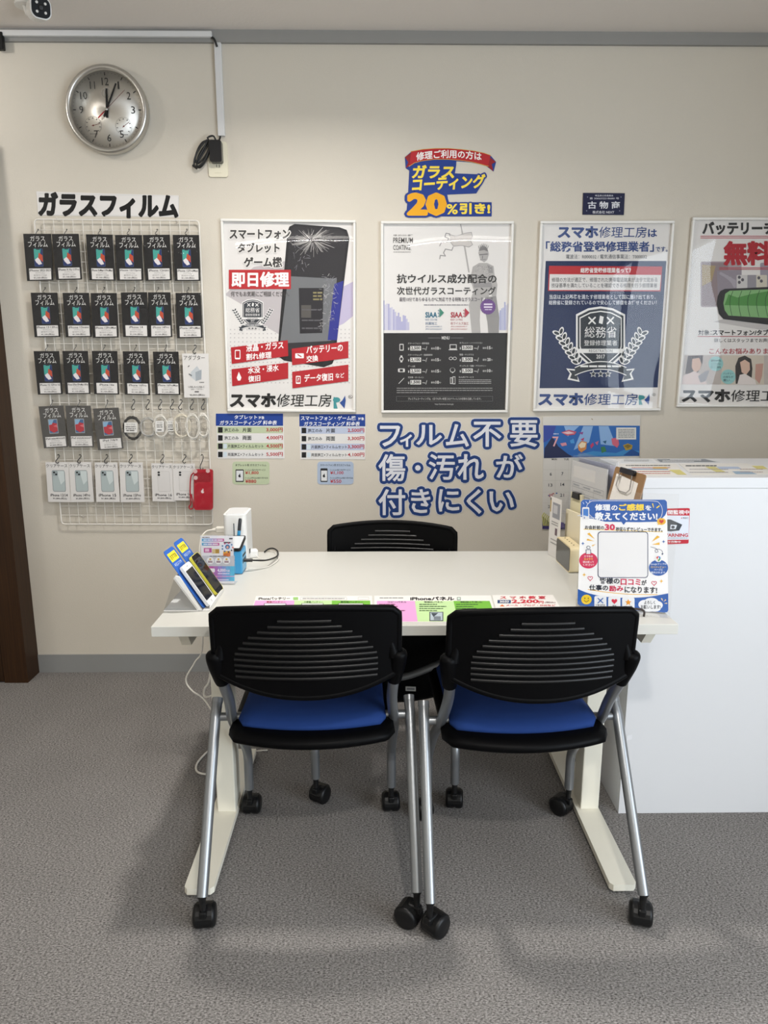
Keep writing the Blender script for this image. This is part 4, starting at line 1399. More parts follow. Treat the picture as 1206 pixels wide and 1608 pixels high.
# wall calendar
def f(a):
    PX = [(40, 50), (545, 40), (540, 262), (42, 262)]
    a.poly([(44, 92), (543, 94), (540, 250), (46, 262)], '#2f65ad', 1)
    a.poly([(44, 92), (110, 95), (90, 150), (60, 175), (44, 180)], '#3a4a9a', 2); a.poly([(46, 262), (50, 210), (90, 150), (120, 200), (170, 240), (200, 256)], '#2a3152', 3)
    for p in ([(150, 95), (230, 95), (170, 150)], [(330, 96), (380, 96), (420, 200), (340, 190)], [(250, 96), (300, 96), (280, 180), (200, 220)]): a.poly(p, '#86aad6', 2)
    a.poly([(200, 250), (300, 225), (420, 235), (470, 215), (540, 225), (540, 250)], '#3f86c0', 3); a.poly([(455, 248), (500, 215), (540, 235), (540, 250)], '#27508f', 4)
    a.text('7', 90, 150, 122, 202, '#d9a2a8', 5, off=.01); a.text('2026', 95, 132, 122, 140, '#a9b6d6', 5) if False else a.bars(95, 122, [133], 6, '#a9b6d6', 5)
    for pts, c in (([(135, 128), (175, 115), (215, 125), (205, 140), (165, 145)], '#b9566b'), ([(140, 130), (175, 122), (205, 132), (170, 138)], '#dcb9c0'), ([(395, 160), (430, 155), (435, 190), (425, 208), (400, 190)], '#c9657a'),
                   ([(222, 195), (240, 172), (268, 178), (265, 215), (240, 232), (225, 220)], '#c9874e'), ([(225, 195), (242, 178), (264, 184), (258, 205), (236, 210)], '#e3d3b4'), ([(285, 195), (300, 180), (305, 195), (290, 212)], '#b53f68'),
                   ([(235, 165), (255, 155), (250, 172)], '#b53f68'), ([(310, 180), (330, 172), (322, 195)], '#b3688c'), ([(340, 205), (360, 200), (370, 225), (345, 235)], '#3c7a52'), ([(180, 170), (200, 160), (205, 185), (185, 185)], '#4d93cf'), ([(225, 130), (250, 125), (245, 140)], '#8a4a8a'),
                   ([(455, 195), (480, 185), (505, 195), (500, 215), (470, 222)], '#a98f3a'), ([(460, 198), (480, 190), (500, 198), (480, 212)], '#7d6a33'), ([(130, 185), (160, 180), (165, 195), (140, 200)], '#c98a9a'), ([(350, 175), (370, 170), (365, 188)], '#2f5e80')): a.poly(pts, c, 5)
    a.rect(420, 103, 523, 165, '#d9d8d3', 6)
    for rr in range(6): a.bars(430, 515, [112 + rr * 8], 3.5, '#77797d', 7)
    a.line([(293, 58), (298, 62)], 4, '#8f7f5f', 2)
    a.poly([(380, 52), (515, 46), (515, 76), (380, 80)], '#cfccc7', 1)
    for x, l in ((100, 'MON'), (162, 'TUE'), (415, 'SAT'), (480, 'SUN')): a.text(l, x - 13, 263, x + 13, 272, '#3c3d40', 2)
    for x in (132, 200): a.line([(x - 25, 262), (x - 30, 600)], .8, '#b9b5ae', 1)
    for y in (322, 378, 438, 492, 548): a.line([(42, y), (250, y)], .8, '#b9b5ae', 1)
    for x, y, l in ((82, 344, '6'), (142, 342, '7'), (80, 401, '13'), (142, 398, '14'), (82, 454, '20'), (140, 453, '21'), (78, 512, '27')):
        w = 5 * len(l); a.text(l, x - w, y - 8, x + w, y + 8, '#4a4c55' if l != '20' else '#b0525a', 2)
    for x, y, c in ((72, 455, '#6a6aa0'), (95, 445, '#b0525a'), (112, 443, '#3f5fa0'), (86, 462, '#c77')): a.disc(x, y, 5, 3, c if len(c) == 7 else '#c97777', 3, 8)
    a.poly([(38, 628), (38, 560), (60, 580), (80, 600), (110, 605), (150, 600), (200, 610), (200, 632)], '#3d3767', 2)
    for k in range(9): a.line([(45 + 8 * k, 610), (38 + 9 * k, 560 + 5 * k), (48 + 8 * k, 545 + 6 * k)], 5, random.choice(['#a9a855', '#c2c06a', '#6b7a3f']), 3)
    a.poly([(90, 610), (120, 590), (150, 595), (150, 620), (110, 625)], '#57498a', 3)
flat('wall_calendar', 'wall calendar with an undersea picture behind the counter files', 'calendar', (840, 640, 3.295), [(40, 48), (546, 40), (540, 262), (538, 640), (38, 630), (42, 262)], f, th=.003, paper='#cfccc6')

# camera warning sticker on the counter's front
Mx = frame((.86, CY0 + .0002, .86), (1, 0, 0), (0, 0, 1))
A = Art(Mx, (870, 770, 5.243))
A.base = .0006
st = rrect(265, 285, 10, 3, 983, 295)
st = [(850, 152), (1106, 146), (1118, 150), (1108, 432), (1100, 438), (850, 448)]
A.raw(A.local(st), '#b92534', 0)
A.poly([(855, 205), (1112, 208), (1108, 405), (855, 408)], '#d6dbe4', 1)
A.text('24時間監視中', 845, 162, 1112, 198, '#f2eff0', 1, off=.02)
A.disc(1050, 228, 4, 5, '#b92534', 2); A.text('REC', 1062, 220, 1104, 234, '#50545c', 2, off=.01)
A.poly([(860, 235), (960, 240), (1055, 282), (1030, 330), (960, 338), (880, 330)], '#3c4148', 2)
A.poly([(960, 282), (1012, 285), (1000, 318), (955, 318)], '#d6dbe4', 3); A.disc(978, 302, 15, 12, '#3c4148', 4)
A.text('WARNING', 893, 355, 1102, 382, '#b92534', 2, bold=.02); A.bars(900, 1100, [390], 5, '#8f949c', 2)
A.text('カメラ作動中', 880, 415, 1042, 432, '#f2eff0', 1)
tag(A.build('warning_sticker', None, Mx), 'red and white camera warning sticker on the counter front', 'sticker')
Mx = frame((.73, CY0 - .0002, .40), (1, 0, 0), (0, 0, 1))
A = Art(Mx, (600, 1100, 2.622)); A.base = .0005
A.poly([(1008, 145), (1030, 140), (1028, 160), (1006, 165)], '#dcdde0', 0)
tag(A.build('clear_sticker', None, Mx), 'tiny pale square sticker low on the counter front', 'sticker')

# ================================================================== wire grid with hanging packs
q = lambda x, y: (20 + x / 3.655, y / 3.655)
gc = [px_wall(55.6, 344.7, .02), px_wall(311.4, 346, .02), px_wall(335, 824, .02), px_wall(95, 822.8, .02)]
u = (gc[1] - gc[0] + gc[2] - gc[3]).normalized()
v = (gc[0] - gc[3] + gc[1] - gc[2]); v = (v - u * v.dot(u)).normalized()
o = sum(gc, Vector()) / 4
gw, gh = ((gc[1] - gc[0]).length + (gc[2] - gc[3]).length) / 2, ((gc[0] - gc[3]).length + (gc[1] - gc[2]).length) / 2
Mg = frame((o.x, WALL_Y - .02, o.z), u, v)
wg = thing('wire_grid', 'large white wire grid on the wall hung with packs', 'wire grid', Mg)
rim = [(x, y, 0) for x, y in rrect(gw, gh, .014, 4)]
MB().tube(rim, .0030, GRIDWHITE, 8, close=True).build('rim_wire', wg)
wm = MB()
NC, NR = 17, 31
for k in range(1, NC): wm.tube([(-gw / 2 + gw * k / NC, -gh / 2, .0022), (-gw / 2 + gw * k / NC, gh / 2, .0022)], .0013, GRIDWHITE, 6)
for k in range(1, NR): wm.tube([(-gw / 2, -gh / 2 + gh * k / NR, -.0005), (gw / 2, -gh / 2 + gh * k / NR, -.0005)], .0013, GRIDWHITE, 6)
wm.build('grid_wires', wg)
for sx in (-1, 1):
    for yy in (gh / 2 - .002, -gh / 2 + .03):
        MB().tube([(sx * gw * .36, yy, -.019), (sx * gw * .36, yy, -.002), (sx * gw * .36, yy + .008, .004)], .0022, GRIDWHITE, 6).build('wall_hook', wg)

PACKY = WALL_Y - .036


def hook(px, py0, py1, label, kind=0, dy=0.0):
    """S hook between a grid wire and the pack, photo pixels"""
    a, b = on_y(px, py0, PACKY - dy), on_y(px, py1, PACKY - dy)
    l = (a - b).length
    t = Vector((a.x, PACKY - dy, (a.z + b.z) / 2))
    w = .004 if kind == 0 else .007
    pts = [(-w * .6, .012, l * .42), (-.0, .013, l * .52), (w * .7, .008, l * .45), (w * .9, .004, l * .28), (0, 0, 0), (-w * .9, -.002, -l * .25), (-w * .5, -.003, -l * .45), (w * .3, -.003, -l * .5), (w * .8, -.003, -l * .36)]
    return tag(MB().tube(smooth_path(pts, 4), .0013 if kind == 0 else .0018, DARKWIRE, 6).build('s_hook', None, t), label, 'hook', 'hooks on the wire grid')


def pack(name, label, cat, quad, origin, fn, dy=0.0, group=None, paper='#161517', sleeve=SLEEVE, part='printed_card'):
    P = [on_y(20 + x / 3.655, origin + y / 3.655, PACKY - dy) for x, y in quad]
    c = sum(P, Vector()) / 4
    M = wall_frame(c.x, c.z, WALL_Y - c.y)
    L = [((p.x - c.x), (p.z - c.z)) for p in P]
    def mp(x, y):
        a = [L[0][i] * (1 - x) + L[1][i] * x for i in (0, 1)]
        b = [L[3][i] * (1 - x) + L[2][i] * x for i in (0, 1)]
        return (a[0] * (1 - y) + b[0] * y, a[1] * (1 - y) + b[1] * y)
    t = thing(name, label, cat, M, group)
    A = Art(M, mp=mp)
    A.base = .0006
    A.prism([mp(0, 0), mp(1, 0), mp(1, 1), mp(0, 1)], -.0012, .0005, ink(paper))
    fn(A)
    A.build(part, t)
    if sleeve:
        g = MB()
        n, m_ = 6, 8
        e = .012
        vs = []
        for j in range(m_ + 1):
            for i in range(n + 1):
                x, y = -e + (1 + 2 * e) * i / n, -.05 + 1.065 * j / m_
                p = mp(x, y)
                vs.append((p[0], p[1], .0032 + random.uniform(-.0008, .0016)))
        g.add(vs, [(j * (n + 1) + i, (j + 1) * (n + 1) + i, (j + 1) * (n + 1) + i + 1, j * (n + 1) + i + 1) for j in range(m_) for i in range(n)], sleeve, True)
        g.build('clear_sleeve', t)
    return t


def film(model, price='¥1,100-(税込)', tablet=False):
    def fn(a):
        W = '#d9d7d4'
        a.text('ガラス', .24, .045, .77, .155, W, 1, off=.004)
        a.text('フィルム', .15, .165, .86, .285, W, 1, off=.004)
        if not tablet:
            a.rect(.33, .31, .67, .70, '#3c4a63', 1, .03); a.rect(.345, .32, .655, .69, '#1e2f63', 2, .025)
            a.poly([(.345, .32), (.60, .32), (.55, .48), (.345, .55)], '#3f9a8e', 3)
            a.poly([(.52, .40), (.655, .46), (.655, .60), (.57, .55), (.47, .60)], '#b5482f', 4)
            a.poly([(.36, .55), (.48, .50), (.56, .56), (.62, .64), (.50, .66), (.40, .60)], '#d8d2d4', 5)
            a.rect(.43, .317, .57, .335, '#161517', 5)
        else:
            a.rect(.31, .31, .69, .66, '#8f9499', 1, .02); a.rect(.335, .33, .665, .64, '#3f5f86', 2)
            a.poly([(.335, .45), (.50, .40), (.665, .42), (.665, .60), (.50, .64), (.335, .58)], '#a8323c', 3); a.poly([(.335, .33), (.55, .33), (.45, .44), (.335, .45)], '#7fa3bf', 4); a.poly([(.5, .48), (.665, .44), (.665, .52)], '#c7626a', 4)
        a.rect(.11, .735, .94, .975, '#d6d3d0', 1)
        n = min(.40, .029 * len(model))
        a.text(model, .525 - n, .752, .525 + n, .80, '#39383a', 2, off=.01)
        a.text('クリアフィルム', .35, .815, .70, .85, '#605e5f', 2, off=0)
        a.text('貼り付けサービス込み', .28, .862, .77, .90, '#605e5f', 2, off=0)
        a.text(price, .27, .915, .78, .962, '#39383a', 2, off=.01)
    return fn


rowname = ['top', 'second', 'third', 'fourth', 'bottom']
F1 = [((60, 282), (220, 282), (232, 550), (83, 553)), ((224, 283), (378, 282), (398, 544), (250, 547)), ((420, 285), (573, 287), (588, 551), (440, 549)), ((587, 289), (741, 289), (748, 551), (600, 551)), ((747, 289), (901, 287), (912, 549), (764, 552)), ((918, 288), (1069, 289), (1076, 552), (931, 553))]
F2 = [((103, 620), (256, 620), (273, 874), (126, 876)), ((286, 621), (437, 621), (453, 874), (305, 876)), ((447, 622), (597, 622), (607, 877), (461, 879)), ((620, 619), (771, 617), (782, 876), (634, 874)), ((776, 618), (905, 618), (916, 875), (782, 877)), ((934, 621), (1079, 621), (1089, 879), (944, 881))]
F3 = [((120, 78), (266, 78), (286, 325), (145, 328)), ((285, 77), (431, 77), (446, 324), (304, 325)), ((454, 77), (600, 77), (611, 327), (468, 325)), ((631, 79), (777, 79), (788, 331), (645, 328)), ((804, 81), (951, 81), (962, 330), (819, 328))]
N1 = ['iPhone SE2·SE3', 'iPhone X·Xs·11Pro', 'iPhone XsMax·11ProMax', 'iPhone 12/12pro', 'iPhone 12mini', 'iPhone 12ProMax']
N2 = ['iPhone 13·13Pro', 'iPhone 13mini', 'iPhone 13ProMax', 'iPhone 14', 'iPhone 14Pro', 'iPhone 14ProMax']
N3 = ['iPhone 15·15Pro·16', 'iPhone 15Plus·15ProMax·16Plus', 'iPhone 16e', 'iPhone 16Pro', 'iPhone 16ProMax']
H1, H2, H3 = [137, 302, 495, 661, 823, 994], [178, 360, 519, 694, 830, 1004], [192, 356, 522, 702, 876]
for r_, (F, N, H, og, hy) in enumerate(((F1, N1, H1, 290, (252, 288)), (F2, N2, H2, 290, (588, 622)), (F3, N3, H3, 530, (42, 80)))):
    for k, (qd, nm, hx) in enumerate(zip(F, N, H)):
        dy = .004 * (k % 2)
        pack('film_pack', f'black glass film pack, {ORD[k]} from left in the {rowname[r_]} row of the wire grid', 'film pack', qd, og, film(nm), dy, 'glass film packs on the wire grid')
        hook(20 + hx / 3.655, og + hy[0] / 3.655, og + hy[1] / 3.655, f'small wire hook holding the {ORD[k]} film pack of the {rowname[r_]} row', 0, dy)
def fn(a):
    a.text('アダプター', .06, .04, .86, .15, '#4b4a49', 1, off=.004)
    a.poly([(.30, .42), (.55, .28), (.72, .42), (.70, .58), (.48, .62), (.28, .52)], '#b9bec2', 1); a.poly([(.48, .42), (.72, .36), (.70, .58), (.48, .62)], '#9aa1a7', 2)
    a.line([(.22, .46), (.34, .50)], .03, '#6d7074', 3); a.line([(.20, .30), (.26, .27)], .02, '#55575b', 2)
    a.bars(.62, .80, [.64], .02, '#6d6b69', 2); a.text('USB-A×USB-C', .18, .735, .82, .775, '#605e5f', 2, off=0); a.text('20W・アダプター', .28, .79, .78, .825, '#605e5f', 2, off=0); a.bars(.42, .6, [.85], .03, '#605e5f', 2)
    a.text('¥2,800-(税込)', .22, .915, .82, .965, '#39383a', 2, off=.01)
pack('adapter_pack', 'white adapter pack at the right end of the third row', 'adapter pack', ((972, 92), (1123, 92), (1130, 345), (985, 345)), 530, fn, .004, paper='#d5d2cf')
hook(20 + 1042 / 3.655, 530 + 44 / 3.655, 530 + 92 / 3.655, 'wire hook holding the white adapter pack', 1, .004)
F4 = [((148, 396), (290, 390), (317, 628), (180, 636)), ((302, 391), (447, 391), (467, 628), (323, 630)), ((460, 408), (607, 402), (636, 638), (490, 647))]
for k, (qd, nm, hx) in enumerate(zip(F4, ['iPad mini4/mini5', 'iPad mini6/mini7', 'iPad 7/8/9'], [221, 377, 537])):
    pack('film_pack', f'grey glass film pack for tablets, {ORD[k]} of three in the fourth row', 'film pack', qd, 530, film(nm, '¥1,800-(税込)', True), .004 * (k % 2), 'glass film packs on the wire grid', paper='#4b4947')
    hook(20 + hx / 3.655, 530 + 360 / 3.655, 530 + (400 if k < 2 else 410) / 3.655, f'wire hook holding the {ORD[k]} grey film pack of the fourth row', 0, .004 * (k % 2))

# cables in clear bags
def coil(M, rx, rz, r, n, m, wob=.004, tilt=0.0):
    mb = MB()
    pts = []
    for k in range(n * 18 + 1):
        g = 2 * PI * k / 18
        j = k / (n * 18)
        pts.append(((rx + wob * math.sin(3 * g + j * 9)) * math.cos(g) + .003 * j, (rz + wob * math.cos(2 * g + j * 7)) * math.sin(g), -.004 + .008 * j))
    mb.tube(pts, r, m, 7)
    return mb
PXM = 375 * 3.655
BAGS = [('black', 685, 520, .034, .044, .0042, CABLEBLACK, (636, 420, 738, 590), (640, 488, 715, 545)), ('grey', 775, 515, .031, .037, .0032, mat('grey_cable', '#a9a7a2', .5), (722, 415, 830, 585), None),
        ('white', 846, 510, .026, .044, .0028, CABLEWHITE, (800, 420, 890, 592), (818, 478, 868, 542)), ('white', 908, 512, .022, .030, .0028, CABLEWHITE, (858, 418, 950, 580), (872, 478, 938, 538)),
        ('cream', 968, 508, .032, .046, .0034, mat('cream_cable', '#d5cdbb', .5), (910, 412, 1030, 588), None), ('white', 1030, 512, .026, .050, .0026, CABLEWHITE, (985, 414, 1085, 592), None), ('white', 1090, 505, .022, .046, .0034, CABLEWHITE, (1040, 418, 1146, 588), None)]
HX = [688, 772, 843, 912, 960, 1026, 1090]
for k, (cn, cx, cy, rx, rz, rr, m, bag, lab) in enumerate(BAGS):
    dy = .006 + .008 * (k % 3)
    c = on_y(20 + cx / 3.655, 530 + cy / 3.655, PACKY - dy)
    M = wall_frame(c.x, c.z, WALL_Y - c.y)
    t = thing('cable_bag', f'clear bag with a coiled {cn} cable, {ORD[k]} from left in the fourth row', 'cable pack', M, 'bagged cables on the wire grid')
    coil(M, rx, rz, rr * .72, 4, m).build('coiled_cable', t)
    A = Art(M, (20, 530, 3.655))
    if lab:
        A.base = .008
        A.rect(*lab, '#d8d6d2', 0)
        x0, y0, x1, y1 = lab
        A.text('ケーブル', x0 + 12, y0 + 6, x1 - 12, y0 + 16, '#55534f', 1, off=0); A.bars(x0 + 8, x1 - 8, [y0 + 22, y0 + 33], 5, '#605e5b', 1); A.bars(x0 + 12, x1 - 14, [y1 - 14], 6, '#4a4846', 1)
        A.build('price_label', t, label='white price label')
    for zz in (-.007, .0095):
        A2 = Art(M, (20, 530, 3.655)); A2.base = zz
        x0, y0, x1, y1 = bag
        n = 7
        vs = []
        for j in range(n + 1):
            for i in range(n + 1):
                p = A2.pix(x0 + (x1 - x0) * i / n, y0 + (y1 - y0) * j / n)
                vs.append((p[0], p[1], zz + random.uniform(-.0012, .0012)))
        A2.add(vs, [(j * (n + 1) + i, (j + 1) * (n + 1) + i, (j + 1) * (n + 1) + i + 1, j * (n + 1) + i + 1) for j in range(n) for i in range(n)], BAGFILM, True)
        if zz > 0: A2.build('bag_front', t)
        else: A2.build('bag_back', t)
    hook(20 + HX[k] / 3.655, 530 + 358 / 3.655, 530 + 414 / 3.655, f'wire hook holding the {ORD[k]} cable bag of the fourth row', 1, dy)

# clear case cards
def case_card(model, clearcase):
    def fn(a):
        a.text('クリアケース', .02, .05, .93, .13, '#4b4a49', 1, off=.006)
        if not clearcase:
            a.rect(.24, .20, .80, .74, '#8d9496', 1, .06); a.rect(.265, .215, .775, .725, '#a9b4b4', 2, .05)
            a.poly([(.45, .22), (.775, .22), (.775, .46), (.60, .56)], '#c3cccb', 3)
            a.rect(.285, .225, .50, .335, '#8f999b', 4, .03)
            a.disc(.345, .255, .045, .022, '#1e2022', 5, 14); a.disc(.43, .305, .045, .022, '#1e2022', 5, 14)
        else:
            a.rect(.26, .20, .82, .74, '#bdbab6', 1, .06); a.rect(.275, .21, .805, .73, '#cfccc9', 2, .05)
            a.disc(.33, .235, .055, .026, '#26282a', 5, 14); a.disc(.33, .30, .055, .026, '#26282a', 5, 14)
        a.text(model, .12, .79, .86, .86, '#39383a', 1, off=.01); a.text('¥1,800-(税込)', .22, .885, .82, .94, '#39383a', 1, off=.012)
    return fn
F5 = [((188, 715), (322, 715), (337, 945), (204, 943)), ((322, 715), (450, 715), (466, 943), (336, 945)), ((470, 717), (600, 717), (616, 944), (480, 944)), ((612, 717), (745, 717), (757, 944), (620, 945)), ((795, 722), (920, 722), (935, 942), (803, 940)), ((917, 724), (1045, 724), (1050, 936), (926, 935))]
for k, (qd, nm, hx) in enumerate(zip(F5, ['iPhone 13/14', 'iPhone 14Pro', 'iPhone 15', 'iPhone 15Pro', 'iPhone 16', 'iPhone 16e'], [254, 379, 533, 674, 856, 983])):
    dy = .004 * (k % 2)
    pack('case_card', f'white clear-case card, {ORD[k]} from left in the bottom row', 'case card', qd, 530, case_card(nm, k > 3), dy, 'clear case cards on the wire grid', paper='#d3d0cd', sleeve=None)
    hook(20 + hx / 3.655, 530 + 675 / 3.655, 530 + 720 / 3.655, f'wire hook holding the {ORD[k]} case card of the bottom row', 1, dy)
# red phone case with its wrist strap
c = on_y(20 + 1096 / 3.655, 530 + 872 / 3.655, PACKY - .012)
M = wall_frame(c.x, c.z, WALL_Y - c.y)
rc = thing('phone_case', 'red phone case with a wrist strap at the right end of the bottom row', 'phone case', M)
RED = mat('red_silicone', '#a50f22', .42)
A = Art(M, (20, 530, 3.655))
out = A.local(rrect(108, 232, 14, 4, 1096, 872)); out = [(p[0] + (.0), p[1]) for p in out]
A.prism(out, -.004, .006, RED)
A.base = .0065
A.poly(rrect(96, 60, 12, 4, 1088, 805), '#8c0c1c', 1)
for x, y in ((1048, 768), (1050, 805), (1120, 765)): A.disc(x, y, 12, 12, '#c9a9a6', 2, 16); 
A.poly(rrect(92, 150, 10, 4, 1100, 905), '#a31124', 2)
A.disc(1090, 884, 9, 10, '#d8c4c4', 3, 16); A.disc(1098, 881, 4, 4, '#a31124', 4, 10); A.disc(1092, 871, 3, 4, '#d8c4c4', 3, 8)
A.build('case_shell', rc)
sp = [A.pix(x, y) for x, y in ((1040, 775), (1022, 800), (1018, 880), (1022, 950), (1012, 972), (1020, 985), (1036, 975), (1034, 940), (1024, 900))]
MB().tube(smooth_path([(p[0], p[1], .006) for p in sp], 5), .0026, RED, 8).build('strap', rc)
g = MB()
vs = [(*A.pix(1030 + 125 * i / 6, 745 + 245 * j / 8), .009 + random.uniform(-.001, .002)) for j in range(9) for i in range(7)]
g.add(vs, [(j * 7 + i, (j + 1) * 7 + i, (j + 1) * 7 + i + 1, j * 7 + i + 1) for j in range(8) for i in range(6)], SLEEVE, True)
g.build('clear_sleeve', rc)
hook(20 + 1082 / 3.655, 530 + 675 / 3.655, 530 + 760 / 3.655, 'wire hook holding the red phone case', 1, .012)

# ================================================================== things on the desk
def sheet(name, label, cat, M, zoom, corners, fn, group=None, th=.0006, paper='#dedbd6'):
    A = Art(M, zoom)
    A.prism(A.local(corners), 0, th, ink(paper))
    A.base = th
    fn(A)
    return tag(A.build(name, None, M), label, cat, group)


FLAT = lambda x, y, z: frame((x, y, z), (1, 0, 0), (0, 1, 0))
ZD = (330, 900, 2.01)
PK, LGN, GN = '#d79ac9', '#b7d59a', '#6fae3a'
def f(a):
    a.text('iPhoneバッテリー', 152, 76, 252, 85, '#26262a', 1, bold=.02); a.rect(262, 76, 278, 85, '#8fb96e', 1); a.line([(286, 75.5), (430, 75.5), (432, 85), (284, 85)], .8, '#9a9a9a', 1, True); a.bars(292, 424, [79], 2.6, '#8f8f8f', 1)
    a.line([(468, 76), (500, 76), (501, 84), (466, 84)], .8, '#a9a9a9', 1, True)
    a.poly([(143, 87), (266, 87), (262, 155), (120, 155)], PK, 1); a.poly([(266, 87), (384, 87), (386, 155), (262, 155)], LGN, 1); a.poly([(384, 87), (505, 87), (510, 155), (386, 155)], GN, 1)
    for x0, x1, l, c in ((178, 238, '高速バッテリー', '#a03a3a'), (296, 356, '大容量バッテリー', '#3c5a2a'), (412, 482, '高性能バッテリー', '#20401a')):
        a.text(l, x0, 89, x1, 94.5, c, 2, bold=.01); a.rect(x0 - 8, 96, x1 + 2, 120, '#3a3a3c', 2); a.rect(x0 - 6, 97.4, x1, 119, '#e3e1df', 3)
        a.bars(x0 - 10, x1 + 4, [125, 133, 141], 3, '#55585a', 2)
sheet('laminated_sheet', 'laminated price sheet with pink and green columns behind the left blue chair', 'leaflet', FLAT(-.167, 1.745, DESK_Z + .0002), ZD, [(145, 73), (511, 72), (513, 158), (118, 158)], f, 'laminated sheets on the desk')
def f(a):
    a.bars(535, 610, [77], 3, '#8a8a8a', 1); a.text('iPhoneパネル', 632, 75, 770, 86, '#1d1d1f', 1, bold=.03); a.rect(779, 76, 791, 86, '#6a7a70', 1); a.rect(781, 78, 789, 84, '#c9d6cc', 2)
    a.poly([(526, 88), (646, 88), (655, 153), (528, 153)], PK, 1); a.poly([(646, 88), (768, 88), (782, 153), (655, 153)], LGN, 1); a.poly([(768, 88), (882, 88), (905, 153), (782, 153)], GN, 1)
    for x0, x1, l in ((560, 620, 'コピーパネル'), (675, 735, '有機ELパネル'), (790, 860, '純正パネル')): a.text(l, x0, 89.5, x1, 94.5, '#3a3a3a', 2, bold=.01)
    for x0, x1 in ((533, 640), (660, 764), (776, 876)):
        for k in range(4): a.bars(x0, x0 + (x1 - x0) * random.uniform(.45, .9), [98 + 6.5 * k], 2.6, '#6f3a55' if x0 < 600 else '#3c5a34', 2)
    a.rect(692, 123, 736, 152, '#454a50', 2); a.rect(695, 125, 733, 150, '#a9b6bd', 3); a.poly([(697, 127), (720, 127), (705, 140)], '#3f4850', 4); a.rect(706, 138, 728, 149, '#6d767d', 4)
sheet('laminated_sheet', 'laminated panel price sheet between the two front chair backs', 'leaflet', FLAT(.154, 1.745, DESK_Z + .0002), ZD, [(518, 72), (885, 71), (908, 155), (520, 156)], f, 'laminated sheets on the desk')
def f(a):
    a.text('ス マ ホ 教 室', 915, 72.5, 1058, 82, '#c02a3c', 1, bold=.02)
    a.rect(907, 85, 949, 95.5, '#27426e', 1); a.text('30分', 914, 86.5, 944, 94.5, '#e4e2df', 2, bold=.02)
    a.text('2,200', 952, 84, 1036, 96.5, '#c02a3c', 1, bold=.03); a.text('円', 1037, 88, 1052, 96.5, '#c02a3c', 1, bold=.02); a.text('(税込)', 1056, 90, 1090, 96, '#7a4a4f', 1)
    a.poly([(913, 105), (930, 105), (922, 99)], '#d06a2a', 1); a.text('メール・ブログ・SNSなど', 934, 99, 1090, 105, '#c02a3c', 1, bold=.01); a.bars(920, 1090, [112, 119], 3, '#8a6a6a', 1)
sheet('laminated_sheet', 'laminated sheet with red lettering behind the right blue chair', 'leaflet', FLAT(.40, 1.775, DESK_Z + .0002), ZD, [(890, 70), (1082, 69), (1116, 128), (906, 129)], f, 'laminated sheets on the desk')

# --- review sign in its acrylic stand
B1, B2 = on_z(906.6, 950, DESK_Z + .004), on_z(1049.7, 962.6, DESK_Z + .004)
su = (B2 - B1).normalized()
sv = Vector((-su.y, su.x, 0)) * .10 + Vector((0, 0, 1))
Ms = frame((B1 + B2) / 2, su, sv)
ss = thing('sign_stand', 'clear acrylic stand holding a blue and white review flyer', 'sign stand', Ms)
sw = (B2 - B1).length
ac = MB()
ac.box(-sw / 2 - .004, sw / 2 + .004, -.002, .300, .0022, .0040, ACRYL)
ac.box(-sw / 2 - .004, sw / 2 + .004, -.002, .300, -.0040, -.0022, ACRYL)
ac.build('acrylic_holder', ss)
MB().box(-sw / 2 - .004, sw / 2 + .004, -.055, .035, .0003, .0022, ACRYL).build('base', ss, Ms.inverted() @ frame(((B1 + B2) / 2).xy.to_3d() + Vector((0, 0, DESK_Z)), su, Vector((-su.y, su.x, 0))) @ Matrix.Rotation(PI, 4, 'Z'))
A = Art(Ms, (870, 770, 5.243))
a = A
def curve(p, n=8): return [(q.x, q.y) for q in smooth_path([(x, y, 0) for x, y in p], n)]
outl = [(240, 76), (912, 76), (930, 92), (942, 985), (930, 1004), (905, 1006), (215, 950), (194, 935), (222, 95)]
A.prism(A.local(outl), -.0012, 0, ink('#efeeee'))
BL, NV, PKR, YW = '#2b5ca8', '#22345e', '#cf2f58', '#e9b43a'
a.poly([(240, 77), (912, 77), (929, 93), (932, 165), (915, 205), (880, 240), (850, 258), (700, 262), (420, 258), (310, 232), (262, 232), (218, 215), (222, 95)], BL, 1)
a.line(curve([(330, 235), (285, 190), (270, 130), (300, 95), (345, 86), (600, 86), (820, 88), (870, 110), (892, 160), (882, 215), (850, 245)]), 4, '#e3e2e2', 2)
a.poly([(555, 260), (592, 260), (573, 284)], BL, 2)
a.rect(232, 138, 290, 240, '#e3e2e2', 2, 10); a.rect(240, 152, 282, 212, '#3f78c2', 3, 3); a.disc(250, 226, 6, 5, BL, 3, 10); a.line([(195, 208), (240, 205), (300, 222), (330, 225)], 4, '#cfdcf0', 4)
for p in ([(238, 98), (246, 112)], [(262, 92), (275, 108)], [(290, 92), (298, 84)]): a.line(p, 4, '#dfe8f6', 2)
a.text('修理', 338, 114, 462, 166, '#eceef2', 3, bold=.03); a.text('の', 472, 124, 522, 164, '#eceef2', 3, bold=.02)
a.text('ご感想', 535, 112, 740, 166, '#f1d24a', 3, bold=.03); a.text('を', 752, 124, 800, 164, '#eceef2', 3, bold=.02)
a.text('教えてください!', 338, 182, 850, 246, '#eceef2', 3, bold=.03)
for p in ([(806, 108), (815, 106), (822, 142), (817, 143)], [(842, 140), (866, 122), (870, 132), (846, 148)]): a.poly(p, '#f1d24a', 3)
a.disc(884, 256, 36, 28, YW, 2); a.poly([(850, 285), (868, 262), (880, 278)], YW, 2); a.poly(heart(884, 256, 19), '#c93a3a', 3)
